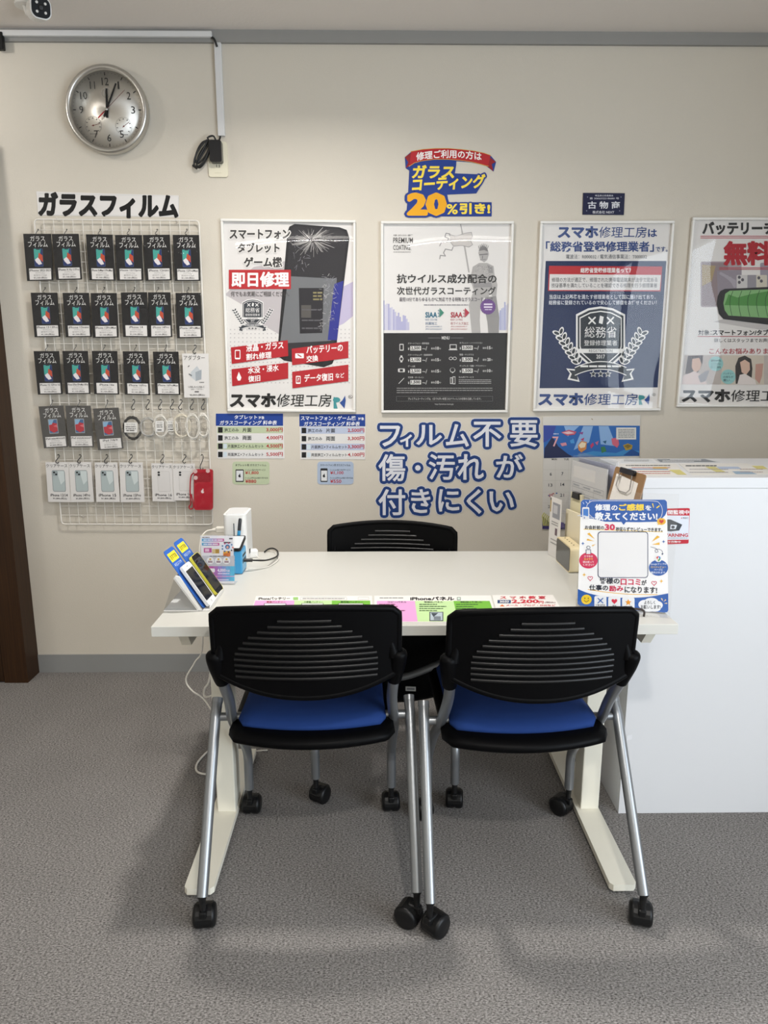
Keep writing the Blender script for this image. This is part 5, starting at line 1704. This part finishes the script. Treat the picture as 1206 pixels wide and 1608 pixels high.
a.text('お会計前の', 255, 288, 412, 320, '#2b2f3c', 2, bold=.015, rise=-3); a.text('30', 420, 279, 500, 327, PKR, 2, bold=.03); a.text('秒足らずでレビューできます。', 510, 302, 892, 336, '#2b2f3c', 2, bold=.015, rise=-6)
a.line([(245, 320), (560, 330), (893, 342)], 5, '#e8c54f', 1)
a.poly(rrect(415, 382, 26, 5, 567, 530), NV, 1); a.poly(rrect(403, 370, 22, 5, 567, 530), '#e6e5e6', 2)
for p in ([(272, 358), (292, 348), (336, 402)], [(268, 412), (276, 398), (332, 418)], [(312, 452), (316, 462), (344, 442)], [(804, 424), (850, 372), (872, 384)], [(806, 446), (868, 428), (870, 448)]): a.poly(p, YW, 1)
def spark(x, y, r_, c): a.poly([(x, y - r_), (x + r_ * .25, y - r_ * .25), (x + r_, y), (x + r_ * .25, y + r_ * .25), (x, y + r_), (x - r_ * .25, y + r_ * .25), (x - r_, y), (x - r_ * .25, y - r_ * .25)], c, 1)
spark(238, 437, 15, BL); spark(902, 422, 15, BL); spark(248, 695, 17, YW); spark(883, 748, 17, YW)
a.disc(283, 577, 76, 66, PKR, 1, 36)
for k, (l, c) in enumerate((('スマホの', '#f2e6ea'), ('カメラで', '#f1d24a'), ('読み取って', '#f2e6ea'), ('ください!', '#f2e6ea'))): a.text(l, 283 - 9 * len(l), 534 + 23 * k, 283 + 9 * len(l), 552 + 23 * k, c, 2, off=.015)
a.rect(264, 484, 302, 524, '#e6e5e6', 2, 6); a.line([(264, 524), (264, 488), (302, 488), (302, 524)], 4, NV, 3); a.disc(283, 470, 16, 14, NV, 2, 20); a.disc(283, 470, 12, 10, '#e6e5e6', 3, 20)
a.line(curve([(795, 465), (840, 480), (856, 505), (838, 510), (834, 490), (868, 486), (890, 500), (894, 524)]), 3.4, NV, 1); a.poly([(884, 520), (902, 518), (892, 534)], NV, 1)
a.disc(860, 637, 79, 66, BL, 1, 36)
for k, (l, c) in enumerate((('Googleマップの', '#e8eef8'), ('口コミレビュー', '#f1d24a'), ('ページに', '#e8eef8'), ('案内されます。', '#e8eef8'))): a.text(l, 860 - min(66, 9 * len(l)), 598 + 23 * k, 860 + min(66, 9 * len(l)), 616 + 23 * k, c, 2, off=.012)
a.disc(859, 563, 29, 27, '#e8e8ea', 2, 26)
a.poly([(842, 556), (846, 546), (858, 541), (859, 554), (850, 566)], '#d8433b', 3); a.poly([(858, 541), (872, 545), (877, 556), (866, 560)], '#3f7fd8', 3); a.poly([(877, 556), (874, 568), (860, 588), (856, 576), (866, 560)], '#3d9a55', 3); a.poly([(850, 566), (858, 572), (856, 578), (848, 570)], '#e9b43a', 4); a.disc(860, 557, 6, 6, '#e8e8ea', 4, 14)
for x, y in ((298, 724), (824, 764)):
    h = heart(x, y, 20); a.line(h, 5, PKR, 1, True)
a.text('皆様の', 378, 718, 540, 768, '#2b2f3c', 2, bold=.015, rise=-3); a.text('口コミ', 550, 728, 712, 778, PKR, 2, bold=.02, rise=-3); a.text('が', 720, 738, 762, 780, '#2b2f3c', 2, bold=.015)
a.text('仕事の', 290, 776, 445, 822, '#2b2f3c', 2, bold=.015, rise=-4); a.text('励み', 455, 784, 570, 830, PKR, 2, bold=.02, rise=-2); a.text('になります!', 582, 790, 848, 842, '#2b2f3c', 2, bold=.015, rise=-6)
a.line(curve([(280, 816), (430, 838), (640, 856), (850, 858)]), 5, YW, 1)
a.poly(curve([(196, 812), (280, 845), (400, 872), (560, 884), (760, 878), (940, 848)]) + [(941, 985), (930, 1003), (905, 1005), (215, 949), (194, 935)], BL, 2)
a.disc(267, 898, 43, 40, '#eac62e', 3, 30); a.disc(254, 888, 4, 6, '#3a3a2a', 4, 10); a.disc(282, 888, 4, 6, '#3a3a2a', 4, 10); a.line(curve([(248, 905), (266, 918), (286, 904)]), 4, '#3a3a2a', 4)
for x0, x1, y0, y1 in ((332, 432, 868, 962), (446, 547, 876, 970), (560, 663, 882, 978)): a.poly(rrect(x1 - x0, y1 - y0, 14, 4, (x0 + x1) / 2, (y0 + y1) / 2), '#e6e7ea', 3)
a.line([(362, 888), (402, 926)], 8, BL, 4); a.line([(402, 888), (362, 926)], 8, BL, 4); a.poly(heart(497, 912, 24), '#cf2f48', 4); a.poly(star(611, 922, 28, .45), '#e59a35', 4)
for x, y, l in ((381, 944, '丁寧な対応'), (497, 952, '親身'), (611, 958, '安心品質')): a.text(l, x - 8 * len(l), y - 8, x + 8 * len(l), y + 9, '#2b2f3c', 4)
for x, y, rx, ry in ((750, 940, 56, 40), (800, 920, 60, 36), (845, 945, 50, 36), (780, 965, 64, 34), (830, 968, 50, 30)): a.disc(x, y, rx, ry, '#e6e7ea', 3, 26)
a.text('よろしく', 742, 908, 832, 936, '#2b2f3c', 4, bold=.01); a.text('お願いします!', 714, 944, 876, 976, '#2b2f3c', 4, bold=.01)
for p in ([(878, 888), (890, 888), (898, 914)], [(900, 918), (918, 895), (924, 903)], [(905, 930), (930, 924), (932, 934)]): a.poly(p, '#e9cf9a', 3)
A.build('flyer', ss)

# dark bent rod before the sign
b0 = on_z(1011, 968.2, DESK_Z)
tag(MB().tube(smooth_path([b0 + Vector((-.07, .012, .020)), b0 + Vector((-.03, .006, .019)), b0 + Vector((-.008, .002, .018)), b0 + Vector((0, 0, .013)), b0 + Vector((0, 0, .0005))], 5), .0027, mat('dark_brown_rod', '#2a201d', .35), 10).build('bent_rod'), 'thin dark bent rod on the desk right before the review sign', 'rod')

# --- beige clock
Mk = frame((.5815, 2.1235, DESK_Z), Vector((.584, 2.05, 0)) - Vector((.579, 2.197, 0)), (0, 0, 1))
bc = thing('desk_clock', 'beige desk clock with a dark grey face beside the review sign', 'clock', Mk)
m = MB(); m.prism(rrect(.146, .080, .012, 5, 0, .040), -.036, 0, mat('beige_plastic', '#d9c9a2', .45)); m.build('case', bc)
m = MB(); m.prism(rrect(.138, .072, .010, 5, 0, .040), 0, .0012, mat('grey_display', '#4c4c4a', .15)); m.build('display', bc)
for k in range(5):
    MB().lathe([(.0022, 0), (.0022, .001), (.0001, .001)], ink('#5a523f'), 10).build('button', bc, Matrix.Translation((-.045 + .022 * k, .080, -.018)) @ Matrix.Rotation(-PI / 2, 4, 'X'))

# --- document rack with files at the counter end
FU = Vector((.051, -.22, 0)).normalized()
Mr = frame((.637, 2.135, DESK_Z), FU, (0, 0, 1))     # faces towards -X
dr = thing('document_rack', 'clear open document rack on the desk end by the counter', 'document rack', Mr)
m = MB()
m.box(-.125, .125, 0, .0025, -.066, 0, ACRYL); m.box(-.125, .125, 0, .15, -.002, 0, ACRYL); m.box(-.125, .125, 0, .20, -.066, -.064, ACRYL)
m.box(-.127, -.125, 0, .20, -.066, 0, ACRYL); m.box(.125, .127, 0, .20, -.066, 0, ACRYL)
m.build('rack_body', dr)
def upright(name, label, cat, dx, off, w, h, lean, parts, z0=.0032, group=None):
    o = Mr @ Vector((dx, z0, off))
    M = frame(o, FU, Vector((0, 0, 1)) + Mr.to_3x3() @ Vector((0, 0, -lean)))
    t = thing(name, label, cat, M, group)
    parts(t, M, w, h)
    return t
def papers(col, film=None, rows=0, th=.004):
    def f(t, M, w, h):
        A = Art(M, mp=lambda x, y: (-w / 2 + x * w, h * (1 - y)))
        A.prism([(-w / 2, .004), (w / 2, .004), (w / 2, h - .012), (-w / 2, h - .012)], -th, 0, ink(col))
        if rows:
            A.rect(.06, .08, .70, .19, '#dcd6d0', 1)
            for k in range(rows): A.line([(.05, .24 + .045 * k), (.95, .24 + .045 * k)], .004, '#8b8d92', 1)
            for x in (.05, .35, .68, .95): A.line([(x, .24), (x, .24 + .045 * (rows - 1))], .004, '#8b8d92', 1)
            for k in range(10): A.rect(.08 + .3 * (k % 3), .255 + .09 * (k // 3), .08 + .3 * (k % 3) + random.uniform(.08, .22), .27 + .09 * (k // 3), '#a2a3a6', 2)
        A.build('papers', t)
        if film:
            g = MB()
            g.box(-w / 2 - .006, w / 2 + .006, 0, h, .0012, .0018, film); g.box(-w / 2 - .006, w / 2 + .006, 0, h + .004, -th - .002, -th - .0012, film)
            g.build('clear_cover', t)
    return f
upright('clear_file', 'clear plastic file with a printed form, front of the document rack', 'file', -.006, -.014, .206, .325, .01, papers('#cfcbc8', FILEFILM, 11))
upright('clear_file', 'lilac clear file behind the printed form in the document rack', 'file', .004, -.032, .21, .335, .01, papers('#c9c6d6', FILEFILM, 0, .003))
upright('paper_pad', 'pad of pink-lined paper just behind the clear files', 'paper pad', .012, -.046, .19, .29, .005, papers('#d6cac8', None, 0, .006))

# clipboard
c0, c1 = on_z(966.7, 732, 1.062), on_z(1014.5, 746, 1.062)
cu = (c1 - c0).normalized()
cb0 = on_y(955.5, 783.5, c0.y - .010)
cvv = (c0 - cb0).normalized()
Mc = frame(c0, cu, cvv)
cw = (c1 - c0).length
cl = thing('clipboard', 'brown clipboard with a form, leaning between files and counter', 'clipboard', Mc)
hgt = (c0.z - DESK_Z - .004) / max(.6, cvv.z)
m = MB(); m.prism([(p[0] + cw / 2, p[1] - hgt / 2) for p in rrect(cw, hgt, .008)], -.003, 0, mat('hardboard', '#8a6a48', .6, var=.06, vscale=40)); m.build('board', cl)
A = Art(Mc, mp=lambda x, y: (x * cw, -y * .30)); A.base = .0004
A.poly([(.10, .06), (.84, .09), (.80, .95), (.02, .95)], '#dcd8d3', 0)
for k in range(6): A.line([(.10, .46 + .09 * k), (.78, .48 + .09 * k)], .004, '#8f8f8f', 1); A.rect(.11, .41 + .09 * k, .24, .44 + .09 * k, '#6aa55a', 1)
A.line([(.14, .36), (.80, .40)], .006, '#5a5a5a', 1)
A.build('form', cl)
m = MB(); m.box(cw * .26, cw * .72, -.012, .003, .0006, .010, mat('clip_black', '#27272a', .3, metal=.6), .002)
m.tube([(cw * .28, -.010, .008), (cw * .24, -.05, .006), (cw * .36, -.062, .005), (cw * .60, -.062, .005), (cw * .70, -.05, .006), (cw * .68, -.010, .008)], .0016, CHROME, 8)
m.build('clip', cl)

# binder clip papers, leaflet and folders in front of the rack
upright('paper_bundle', 'small cream paper bundle with a black binder clip before the clear file', 'paper bundle', -.055, -.0045, .07, .215, .02, lambda t, M, w, h: (papers('#cfc7a8', None, 0, .006)(t, M, w, h + .012), MB().prism([(-.022, h - .016), (.022, h - .016), (.018, h + .004), (-.018, h + .004)], -.0062, .006, mat('binder_black', '#151516', .3)).build('binder_clip', t)))
def leaflet(t, M, w, h):
    A = Art(M, mp=lambda x, y: (-w / 2 + x * w, h * (1 - y)))
    A.prism([(-w / 2, 0), (w / 2, 0), (w / 2, h), (-w / 2, h)], -.0015, 0, ink('#d2cfcb'))
    A.rect(.25, .08, .92, .34, '#8c8d92', 1); A.rect(.32, .12, .7, .26, '#b7b6b8', 2); A.rect(.02, .02, .10, .26, '#a3842f', 1); A.rect(.02, .02, .10, .06, '#1f1f1f', 2)
    A.rect(.55, .50, .75, .62, '#6a5a60', 1); A.bars(.2, .8, [.40, .44, .70, .76], .018, '#8f8d8b', 1)
    A.build('printed_sheet', t)
upright('leaflet', 'narrow upright leaflet standing behind the beige desk clock', 'leaflet', -.108, .034, .075, .195, .0, leaflet, z0=.001)
upright('folder', 'cream upright folder between the leaflet and the review sign', 'folder', -.035, .009, .10, .175, .0, papers('#d6cdb4', None, 0, .008), z0=.001)

# --- acrylic flyer on the left
fb = on_z(230 + 556 / 4.02, 800 + 468 / 4.02, DESK_Z + .003)
Mf = frame((fb.x, fb.y, DESK_Z + .003), (1, -.02, 0), (0, .05, 1))
fs_ = thing('flyer_stand', 'small acrylic stand with a pink and blue flyer behind the phone stand', 'sign stand', Mf)
A = Art(Mf, (230, 800, 4.02))
p0, p1 = A.pix(345, 170), A.pix(552, 166)
fw_, fh_ = abs(p0[0]) + .002, p1[1]
m = MB(); m.box(-fw_ - .003, .003, -.001, fh_ + .003, .0012, .0026, ACRYL); m.box(-fw_ - .003, .003, -.001, fh_ + .003, -.0026, -.0012, ACRYL)
m.box(-fw_ - .003, .003, -.0012, 0, -.030, .012, ACRYL); m.build('acrylic_holder', fs_)
A.prism([(-fw_, 0), (0, 0), (0, fh_), (-fw_, fh_)], -.0008, 0, ink('#dcdbe0'))
a = A
a.bars(352, 398, [174], 5, '#55555a', 1)
for y, x1 in ((184, 490), (210, 460)):
    for k in range(6): a.rect(350 + (x1 - 350) * k / 6, y, 350 + (x1 - 350) * (k + 1) / 6 + .3, y + 18, ['#4f9ac2', '#5f8fc0', '#7d83ba', '#9c74ae', '#b2639e', '#bb5a92'][k], 1)
    a.bars(360, x1 - 8, [y + 6], 6, '#e6e6ee', 2)
a.bars(488, 536, [205], 8, '#2c2c32', 1); a.disc(512, 238, 30, 26, '#cfd8e6', 1, 20); a.disc(512, 236, 15, 15, '#2f6fa8', 2, 16); a.disc(512, 238, 8, 9, '#d9a08a', 3, 12)
for k in range(9): a.disc(512 + 34 * math.cos(k * .7), 240 + 28 * math.sin(k * .7), 5, 5, random.choice(['#d0563f', '#3a3a48', '#2f6fa8', '#c04a7a']), 3, 10)
a.poly([(485, 262), (530, 262), (530, 296), (485, 296)], '#d9a23f', 1); a.poly([(485, 280), (530, 270), (530, 296), (485, 296)], '#c8703a', 2); a.rect(522, 180, 544, 188, '#3a3a40', 1)
a.rect(362, 243, 412, 272, '#b3568e', 1); a.rect(370, 248, 396, 266, '#dcb9d0', 2); a.rect(415, 250, 460, 278, '#c9b48a', 1); a.rect(436, 250, 460, 276, '#a9853f', 2)
a.rect(346, 292, 556, 358, '#bcbcc4', 1); a.bars(400, 520, [292], 6, '#77777c', 2)
for x in (403, 455, 506):
    a.disc(x, 323, 23, 22, '#e2e2e4', 2, 24); a.disc(x, 314, 7, 6, random.choice(['#c9a03a', '#8fae4a']), 3, 10); a.bars(x - 14, x + 14, [324, 331], 5, '#8a6a72', 3)
for k in range(8): a.rect(346 + 26.25 * k, 358, 346 + 26.25 * (k + 1) + .3, 452, ['#c13f8e', '#bb4b97', '#b25aa2', '#a56bb0', '#937fbe', '#7f94c9', '#6aa6d2', '#59b4d8'][k], 1)
a.rect(400, 372, 432, 396, '#e4e0ea', 2, 5); a.text('4,000', 448, 374, 500, 396, '#e9dff0', 2, bold=.02); a.text('円/年', 502, 380, 526, 396, '#e9dff0', 2); a.bars(450, 524, [402], 5, '#e4d8ec', 2)
a.rect(346, 420, 556, 424, '#e0a3cc', 2); a.rect(450, 441, 520, 446, '#e4d8ec', 2)
A.build('flyer', fs_)

# --- phone easel with two phones and their cards
Pu, Pv = Vector((.08, 1, 0)), Vector((-.55, 0, .835))
e0 = on_z(352, 635, DESK_Z) if False else on_z(230 + 352 / 4.02, 800 + 635 / 4.02, DESK_Z)
Me = frame((e0.x + .004, e0.y - .006, DESK_Z), (0, 1, 0), (-1, 0, 0))      # local x = +Y, local y = -X
Me = Matrix.Translation((e0.x + .004, e0.y - .006, DESK_Z))
es = thing('phone_easel', 'white and clear plastic easel at the left end of the desk', 'phone stand', Me)
L_ = .105
sl = Pv.normalized()
for yy in (0, .155):
    m = MB()
    bar = [(0, 0), (-.012, 0), (sl.x * L_ - .012, sl.z * L_), (sl.x * L_ - .006, sl.z * L_ + .007), (sl.x * L_ + .004, sl.z * L_ + .004)]
    m.prism(bar, -.004, .004, WHITEPLASTIC, Matrix(((1, 0, 0, 0), (0, 0, 1, yy), (0, 1, 0, 0), (0, 0, 0, 1))))
    m.build('side_arm', es)
    m = MB(); m.prism([(-.006, .003), (-.100, .003), (sl.x * L_ - .012, sl.z * L_ - .004)], -.001, .001, clear('easel_clear', tint=(.9, .91, .92), rough=.1, base=.08), Matrix(((1, 0, 0, 0), (0, 0, 1, yy), (0, 1, 0, 0), (0, 0, 0, 1))))
    m.build('clear_gusset', es)
MB().box(-.100, .002, -.004, .159, 0, .003, WHITEPLASTIC, .001).build('base', es)
m = MB(); m.box(.0, .020, -.004, .159, 0, .005, WHITEPLASTIC, .001); m.box(.017, .020, -.004, .159, .005, .013, WHITEPLASTIC, .001); m.build('ledge', es)
bm_ = MB(); q0 = Vector((-.0105, 0, 0.006)); bm_.box(0, .163, 0, .10, -.002, 0, WHITEPLASTIC, .0005, M=Matrix.Translation((-.012, -.004, .006)) @ frame((0, 0, 0), (0, 1, 0), sl)); bm_.build('back_plate', es)
base = Me.translation

def phone(dy, body, face, label, bezel):
    M = frame(base + Vector((.0105, dy, .0075)), Pu, Pv)
    t = thing('smartphone', label, 'smartphone', M)
    w, h = .0585, .1235
    m = MB(); m.prism([(p[0] + w / 2, p[1] + h / 2) for p in rrect(w, h, .009, 5)], 0, .0076, mat('phone_' + body.strip('#'), body, .35)); m.build('body', t)
    A = Art(M, mp=lambda x, y: (x * w, h * (1 - y))); A.base = .0077
    A.poly(rrect(.965, .985, .12, 5, .5, .5), face, 0)
    A.rect(.07, bezel, .93, 1 - bezel, mat('phone_glass', '#0c0d10', .06), 1)
    A.rect(.42, .055, .58, .065, '#5a5a5a' if face != '#0c0d10' else '#3a3a3a', 1)
    A.disc(.5, .935, .07, .034, '#c9c9c9' if face != '#0c0d10' else '#1e1f22', 1, 20)
    A.build('screen', t)
    return t
phone(.002, '#d9dadc', '#e2e2e2', 'white smartphone with dark screen leaning on the easel front', .13)
phone(.094, '#d8cf4a', '#0c0d10', 'yellow smartphone with dark screen leaning behind the white one', .11)
for dy, lab in ((-.004, 'tall blue card standing behind the white smartphone'), (.088, 'tall blue card standing behind the yellow smartphone')):
    M = frame(base + Vector((.0045, dy, .0070)) + Vector((-.002, 0, 0)), Pu, Pv)
    A = Art(M, mp=lambda x, y: (x * .066, .176 * (1 - y)))
    A.prism([(p[0] + .033, p[1] + .088) for p in rrect(.066, .176, .010, 4)], -.001, .0005, ink('#2d5fb0')); A.base = .0005
    A.rect(.12, .06, .88, .20, '#e6d93a', 1); A.text('おすすめ', .2, .09, .8, .17, '#8a7a20', 2, off=.02); A.text('中古スマホ', .14, .225, .86, .28, '#c3d2ec', 1, off=.01)
    tag(A.build('price_card', None, M), lab, 'card', 'blue cards on the easel')

# --- white router, charger, phone on it, pen, plug and adapter
rt = thing('router', 'tall white box-shaped router at the far left of the desk', 'router', Vector((-.440, 2.235, DESK_Z)))
m = MB(); m.prism(rrect(.072, .115, .014, 5), .002, .155, WHITEPLASTIC); m.build('housing', rt)
m = MB(); m.prism(rrect(.058, .10, .010, 5), .155, .1575, mat('router_top', '#d4d4d4', .3)); m.build('top_cover', rt)
m = MB(); m.prism(rrect(.06, .10, .010, 5), 0, .002, RUBBER); m.build('foot', rt)
m = MB(); m.box(.0355, .0368, -.02, .0, .02, .034, ink('#2c2c2e')); m.build('port', rt)
chg = thing('charger', 'blue multi-port charger beside the pink and blue flyer', 'charger', Vector((-.428, 2.090, DESK_Z)))
MB().box(-.030, .030, -.036, .036, .001, .072, mat('sky_blue_plastic', '#3f9bd0', .35), .003).build('housing', chg)
m = MB(); m.box(.0295, .0308, -.032, .032, .006, .066, mat('pale_blue_panel', '#6db6dc', .35))
for k in range(4): m.box(.0305, .0313, -.024 + .014 * k, -.016 + .014 * k, .030, .042, ink('#1d2126'))
m.box(.0305, .0313, -.024, .024, .050, .056, ink('#1d2126'))
m.build('port_panel', chg)
Mp = Matrix.Translation((-.430, 2.092, DESK_Z + .0725)) @ Matrix.Rotation(math.radians(10), 4, 'X')
tb = thing('tablet_device', 'small black-edged device resting on top of the blue charger', 'device', Mp)
m = MB(); m.prism(rrect(.062, .10, .008, 4, 0, .006), .008, .016, BLACKPLASTIC); m.build('body', tb)
m = MB(); m.prism(rrect(.054, .088, .004, 4, 0, .006), .016, .0165, mat('pale_screen', '#c9cdd0', .12)); m.build('screen', tb)
p0, p1 = on_y(230 + 577 / 4.02, 800 + 225 / 4.02, 2.150), on_y(230 + 592 / 4.02, 800 + 57 / 4.02, 2.150)
dirp = (p1 - p0).normalized()
pb = p0 - dirp * ((p0.z - DESK_Z - .001) / dirp.z)
pn = thing('pen', 'blue and black pen standing against the white router', 'pen', pb)
Lp = (p1 - pb).length
MB().tube([(dirp * t)[:] for t in (0, Lp * .06, Lp * .08, Lp * .75)], [.001, .0035, .0052, .0052], mat('pen_blue', '#2f8fc0', .3), 14).build('barrel', pn)
MB().tube([(dirp * t)[:] for t in (Lp * .75, Lp * .97, Lp)], [.0054, .0054, .004], mat('pen_black', '#2a2c30', .3), 14).build('cap', pn)
m = MB(); m.box(-.0012, .0012, -.0095, -.0055, Lp * .55, Lp * .9, mat('pen_clip', '#3a4a55', .3, metal=.5)); m.build('clip', pn, Matrix.Translation(dirp * 0))
# white plug on the router's left
pl = on_y(230 + 470 / 4.02, 800 + 128 / 4.02, 2.27)
wp = thing('power_plug', 'white power plug left of the white router', 'plug', pl)
m = MB(); m.box(-.016, .016, -.010, .010, -.010, .010, CABLEWHITE, .004); m.tube([(-.016, 0, 0), (-.028, 0, -.001)], [.007, .0045], CABLEWHITE, 10); m.build('plug_body', wp)
MB().tube(smooth_path([(-.028, 0, -.001), (-.045, -.002, -.004), (-.058, -.01, -.016), (-.064, -.02, -.035), (-.066, -.03, -.07), (-.06, -.02, DESK_Z - pl.z + .004)], 5), .0028, CABLEWHITE, 8).build('cord', wp)
ad2 = on_z(230 + 675 / 4.02, 800 + 300 / 4.02, DESK_Z)
wa = thing('usb_adapter', 'small white adapter lying beside the white router', 'adapter', ad2)
m = MB(); m.box(-.014, .014, -.013, .013, 0, .026, WHITEPLASTIC, .004, M=Matrix.Rotation(.35, 4, 'Z')); m.build('body', wa)
Zt = lambda x, y, h: on_z(230 + x / 4.02, 800 + y / 4.02, DESK_Z + h)
bk = thing('charging_cable', 'black charging cable curving from the blue charger over the desk', 'cable', chg.matrix_world.translation.copy())
oo = chg.matrix_world.translation
qs = [Vector((-.397, 2.083, DESK_Z + .036)), Vector((-.372, 2.088, DESK_Z + .034))]
MB().tube([(q - oo)[:] for q in qs], .0052, CABLEBLACK, 10).build('connector', bk)
MB().tube([(q - oo)[:] for q in smooth_path([qs[1], Zt(745, 322, .025), Zt(800, 308, .012), Zt(828, 290, .006), Zt(826, 262, .006), Zt(800, 246, .006), Zt(770, 250, .005), Zt(745, 268, .004)], 6)], .0026, CABLEBLACK, 8).build('cord', bk)
for k, (pts, lab) in enumerate((([(690, 290, .012), (720, 310, .004), (780, 318, .003), (815, 298, .003), (810, 270, .003), (780, 262, .003)], 'thin white cable looping from the small adapter'),
                               ([(640, 372, .006), (700, 374, .003), (770, 360, .003), (820, 330, .003), (834, 308, .003), (828, 292, .003)], 'thin white cable looping from the foot of the blue charger'))):
    tag(MB().tube(smooth_path([Zt(*q) for q in pts], 6), .0016, CABLEWHITE, 8).build('thin_cable'), lab, 'cable')

# cables hanging at the left end of the desk
def fz(x, y, z): return on_z(x, y, z)
c1 = [on_y(321, 1000, 2.25), on_y(318, 1012, 2.25), on_y(306, 1040, 2.26), on_y(292, 1066, 2.26), on_y(300, 1083, 2.25), on_y(318, 1096, 2.24), on_y(330, 1112, 2.2), on_y(345, 1135, 2.15), on_z(372, 1178, .006), on_z(420, 1178, .006)]
c1[0].z = DESK_Z - .03
tag(MB().tube(smooth_path(c1, 6), .0028, CABLEWHITE, 8).build('power_cable'), 'white power cable sagging below the left end of the desk', 'cable', 'white cables below the desk')
c2 = [on_y(338, 1000, 2.28), on_y(331, 1050, 2.28), on_y(321, 1082, 2.28), on_y(322, 1094, 2.27), on_y(333, 1092, 2.25), on_y(352, 1080, 2.22), on_y(378, 1065, 2.2)]
c2[0].z = DESK_Z - .03
tag(MB().tube(smooth_path(c2, 6), .0038, CABLEWHITE, 8).build('power_cable'), 'thicker white cable crossing beside the left desk column', 'cable', 'white cables below the desk')
c3 = [on_z(345, 1165, .006), on_z(322, 1184, .006), on_z(309, 1200, .006), on_z(310, 1212, .006), on_z(325, 1216, .006), on_z(352, 1216, .005)]
tag(MB().tube(smooth_path(c3, 6), .0036, CABLEWHITE, 8).build('power_cable'), 'white cable loop on the carpet behind the left front chair', 'cable', 'white cables below the desk')

# --- price sheets on the counter top
Z8 = (840, 640, 3.295)
def mk(rows, cols):
    def f(a):
        for q in rows: a.bars(*q[:2], q[2], q[3], q[4], 1)
        for q in cols: a.poly(q[0], q[1], 1)
    return f
for k, (qd, fn, lab, pc) in enumerate((
    ([(452, 267), (596, 267), (622, 284), (440, 285)], mk([(460, 590, [270, 276], 2.5, '#8a8c90')], []), 'laminated sheet at the back left of the white counter top', '#cfd2d4'),
    ([(612, 265), (880, 265), (960, 283), (645, 285)], mk([(660, 860, [268, 273, 278], 2.4, '#d5d6d8')], [([(630, 268), (880, 267), (940, 282), (650, 283)], '#7c8288')]), 'dark laminated sheet at the back middle of the white counter top', '#c6c9cb'),
    ([(440, 292), (728, 291), (790, 352), (418, 356)], mk([(470, 700, [298], 4, '#4a4c50'), (500, 700, [310, 330, 340], 3, '#b0605a')], [([(610, 308), (680, 308), (688, 316), (612, 316)], '#d0b84a'), ([(690, 322), (750, 322), (786, 348), (740, 348)], '#c9c07a'), ([(470, 316), (690, 318), (690, 322), (470, 320)], '#6a86b0')]), 'laminated sheet with yellow bars at the front left of the counter top', '#d6d4cf'),
    ([(745, 291), (1095, 289), (1290, 345), (815, 352)], mk([(780, 940, [299], 5, '#3c3e42'), (800, 1000, [318, 334], 3, '#8f8d98'), (1060, 1180, [318, 332], 3, '#a08a86')], [([(880, 306), (930, 306), (990, 335), (940, 335)], '#c4bd7c'), ([(940, 306), (1050, 306), (1070, 318), (955, 318)], '#a9b6cc'), ([(1120, 302), (1180, 302), (1206, 318), (1150, 318)], '#c9c07a'), ([(1020, 330), (1110, 330), (1150, 345), (1040, 345)], '#8fa6bb')]), 'large laminated sheet with blue and yellow bars at the front of the counter top', '#d6d4cf'))):
    A0 = Art(FLAT(1.0, 2.13, CZ + .0002), Z8)
    c = [A0.pix(*q) for q in qd]
    M = FLAT(1.0 + sum(p[0] for p in c) / 4, 2.13 + sum(p[1] for p in c) / 4, CZ + .0002)
    sheet('laminated_sheet', lab, 'leaflet', M, Z8, qd, fn, 'laminated sheets on the counter', paper=pc)

bpy.data.objects.remove(_fo)
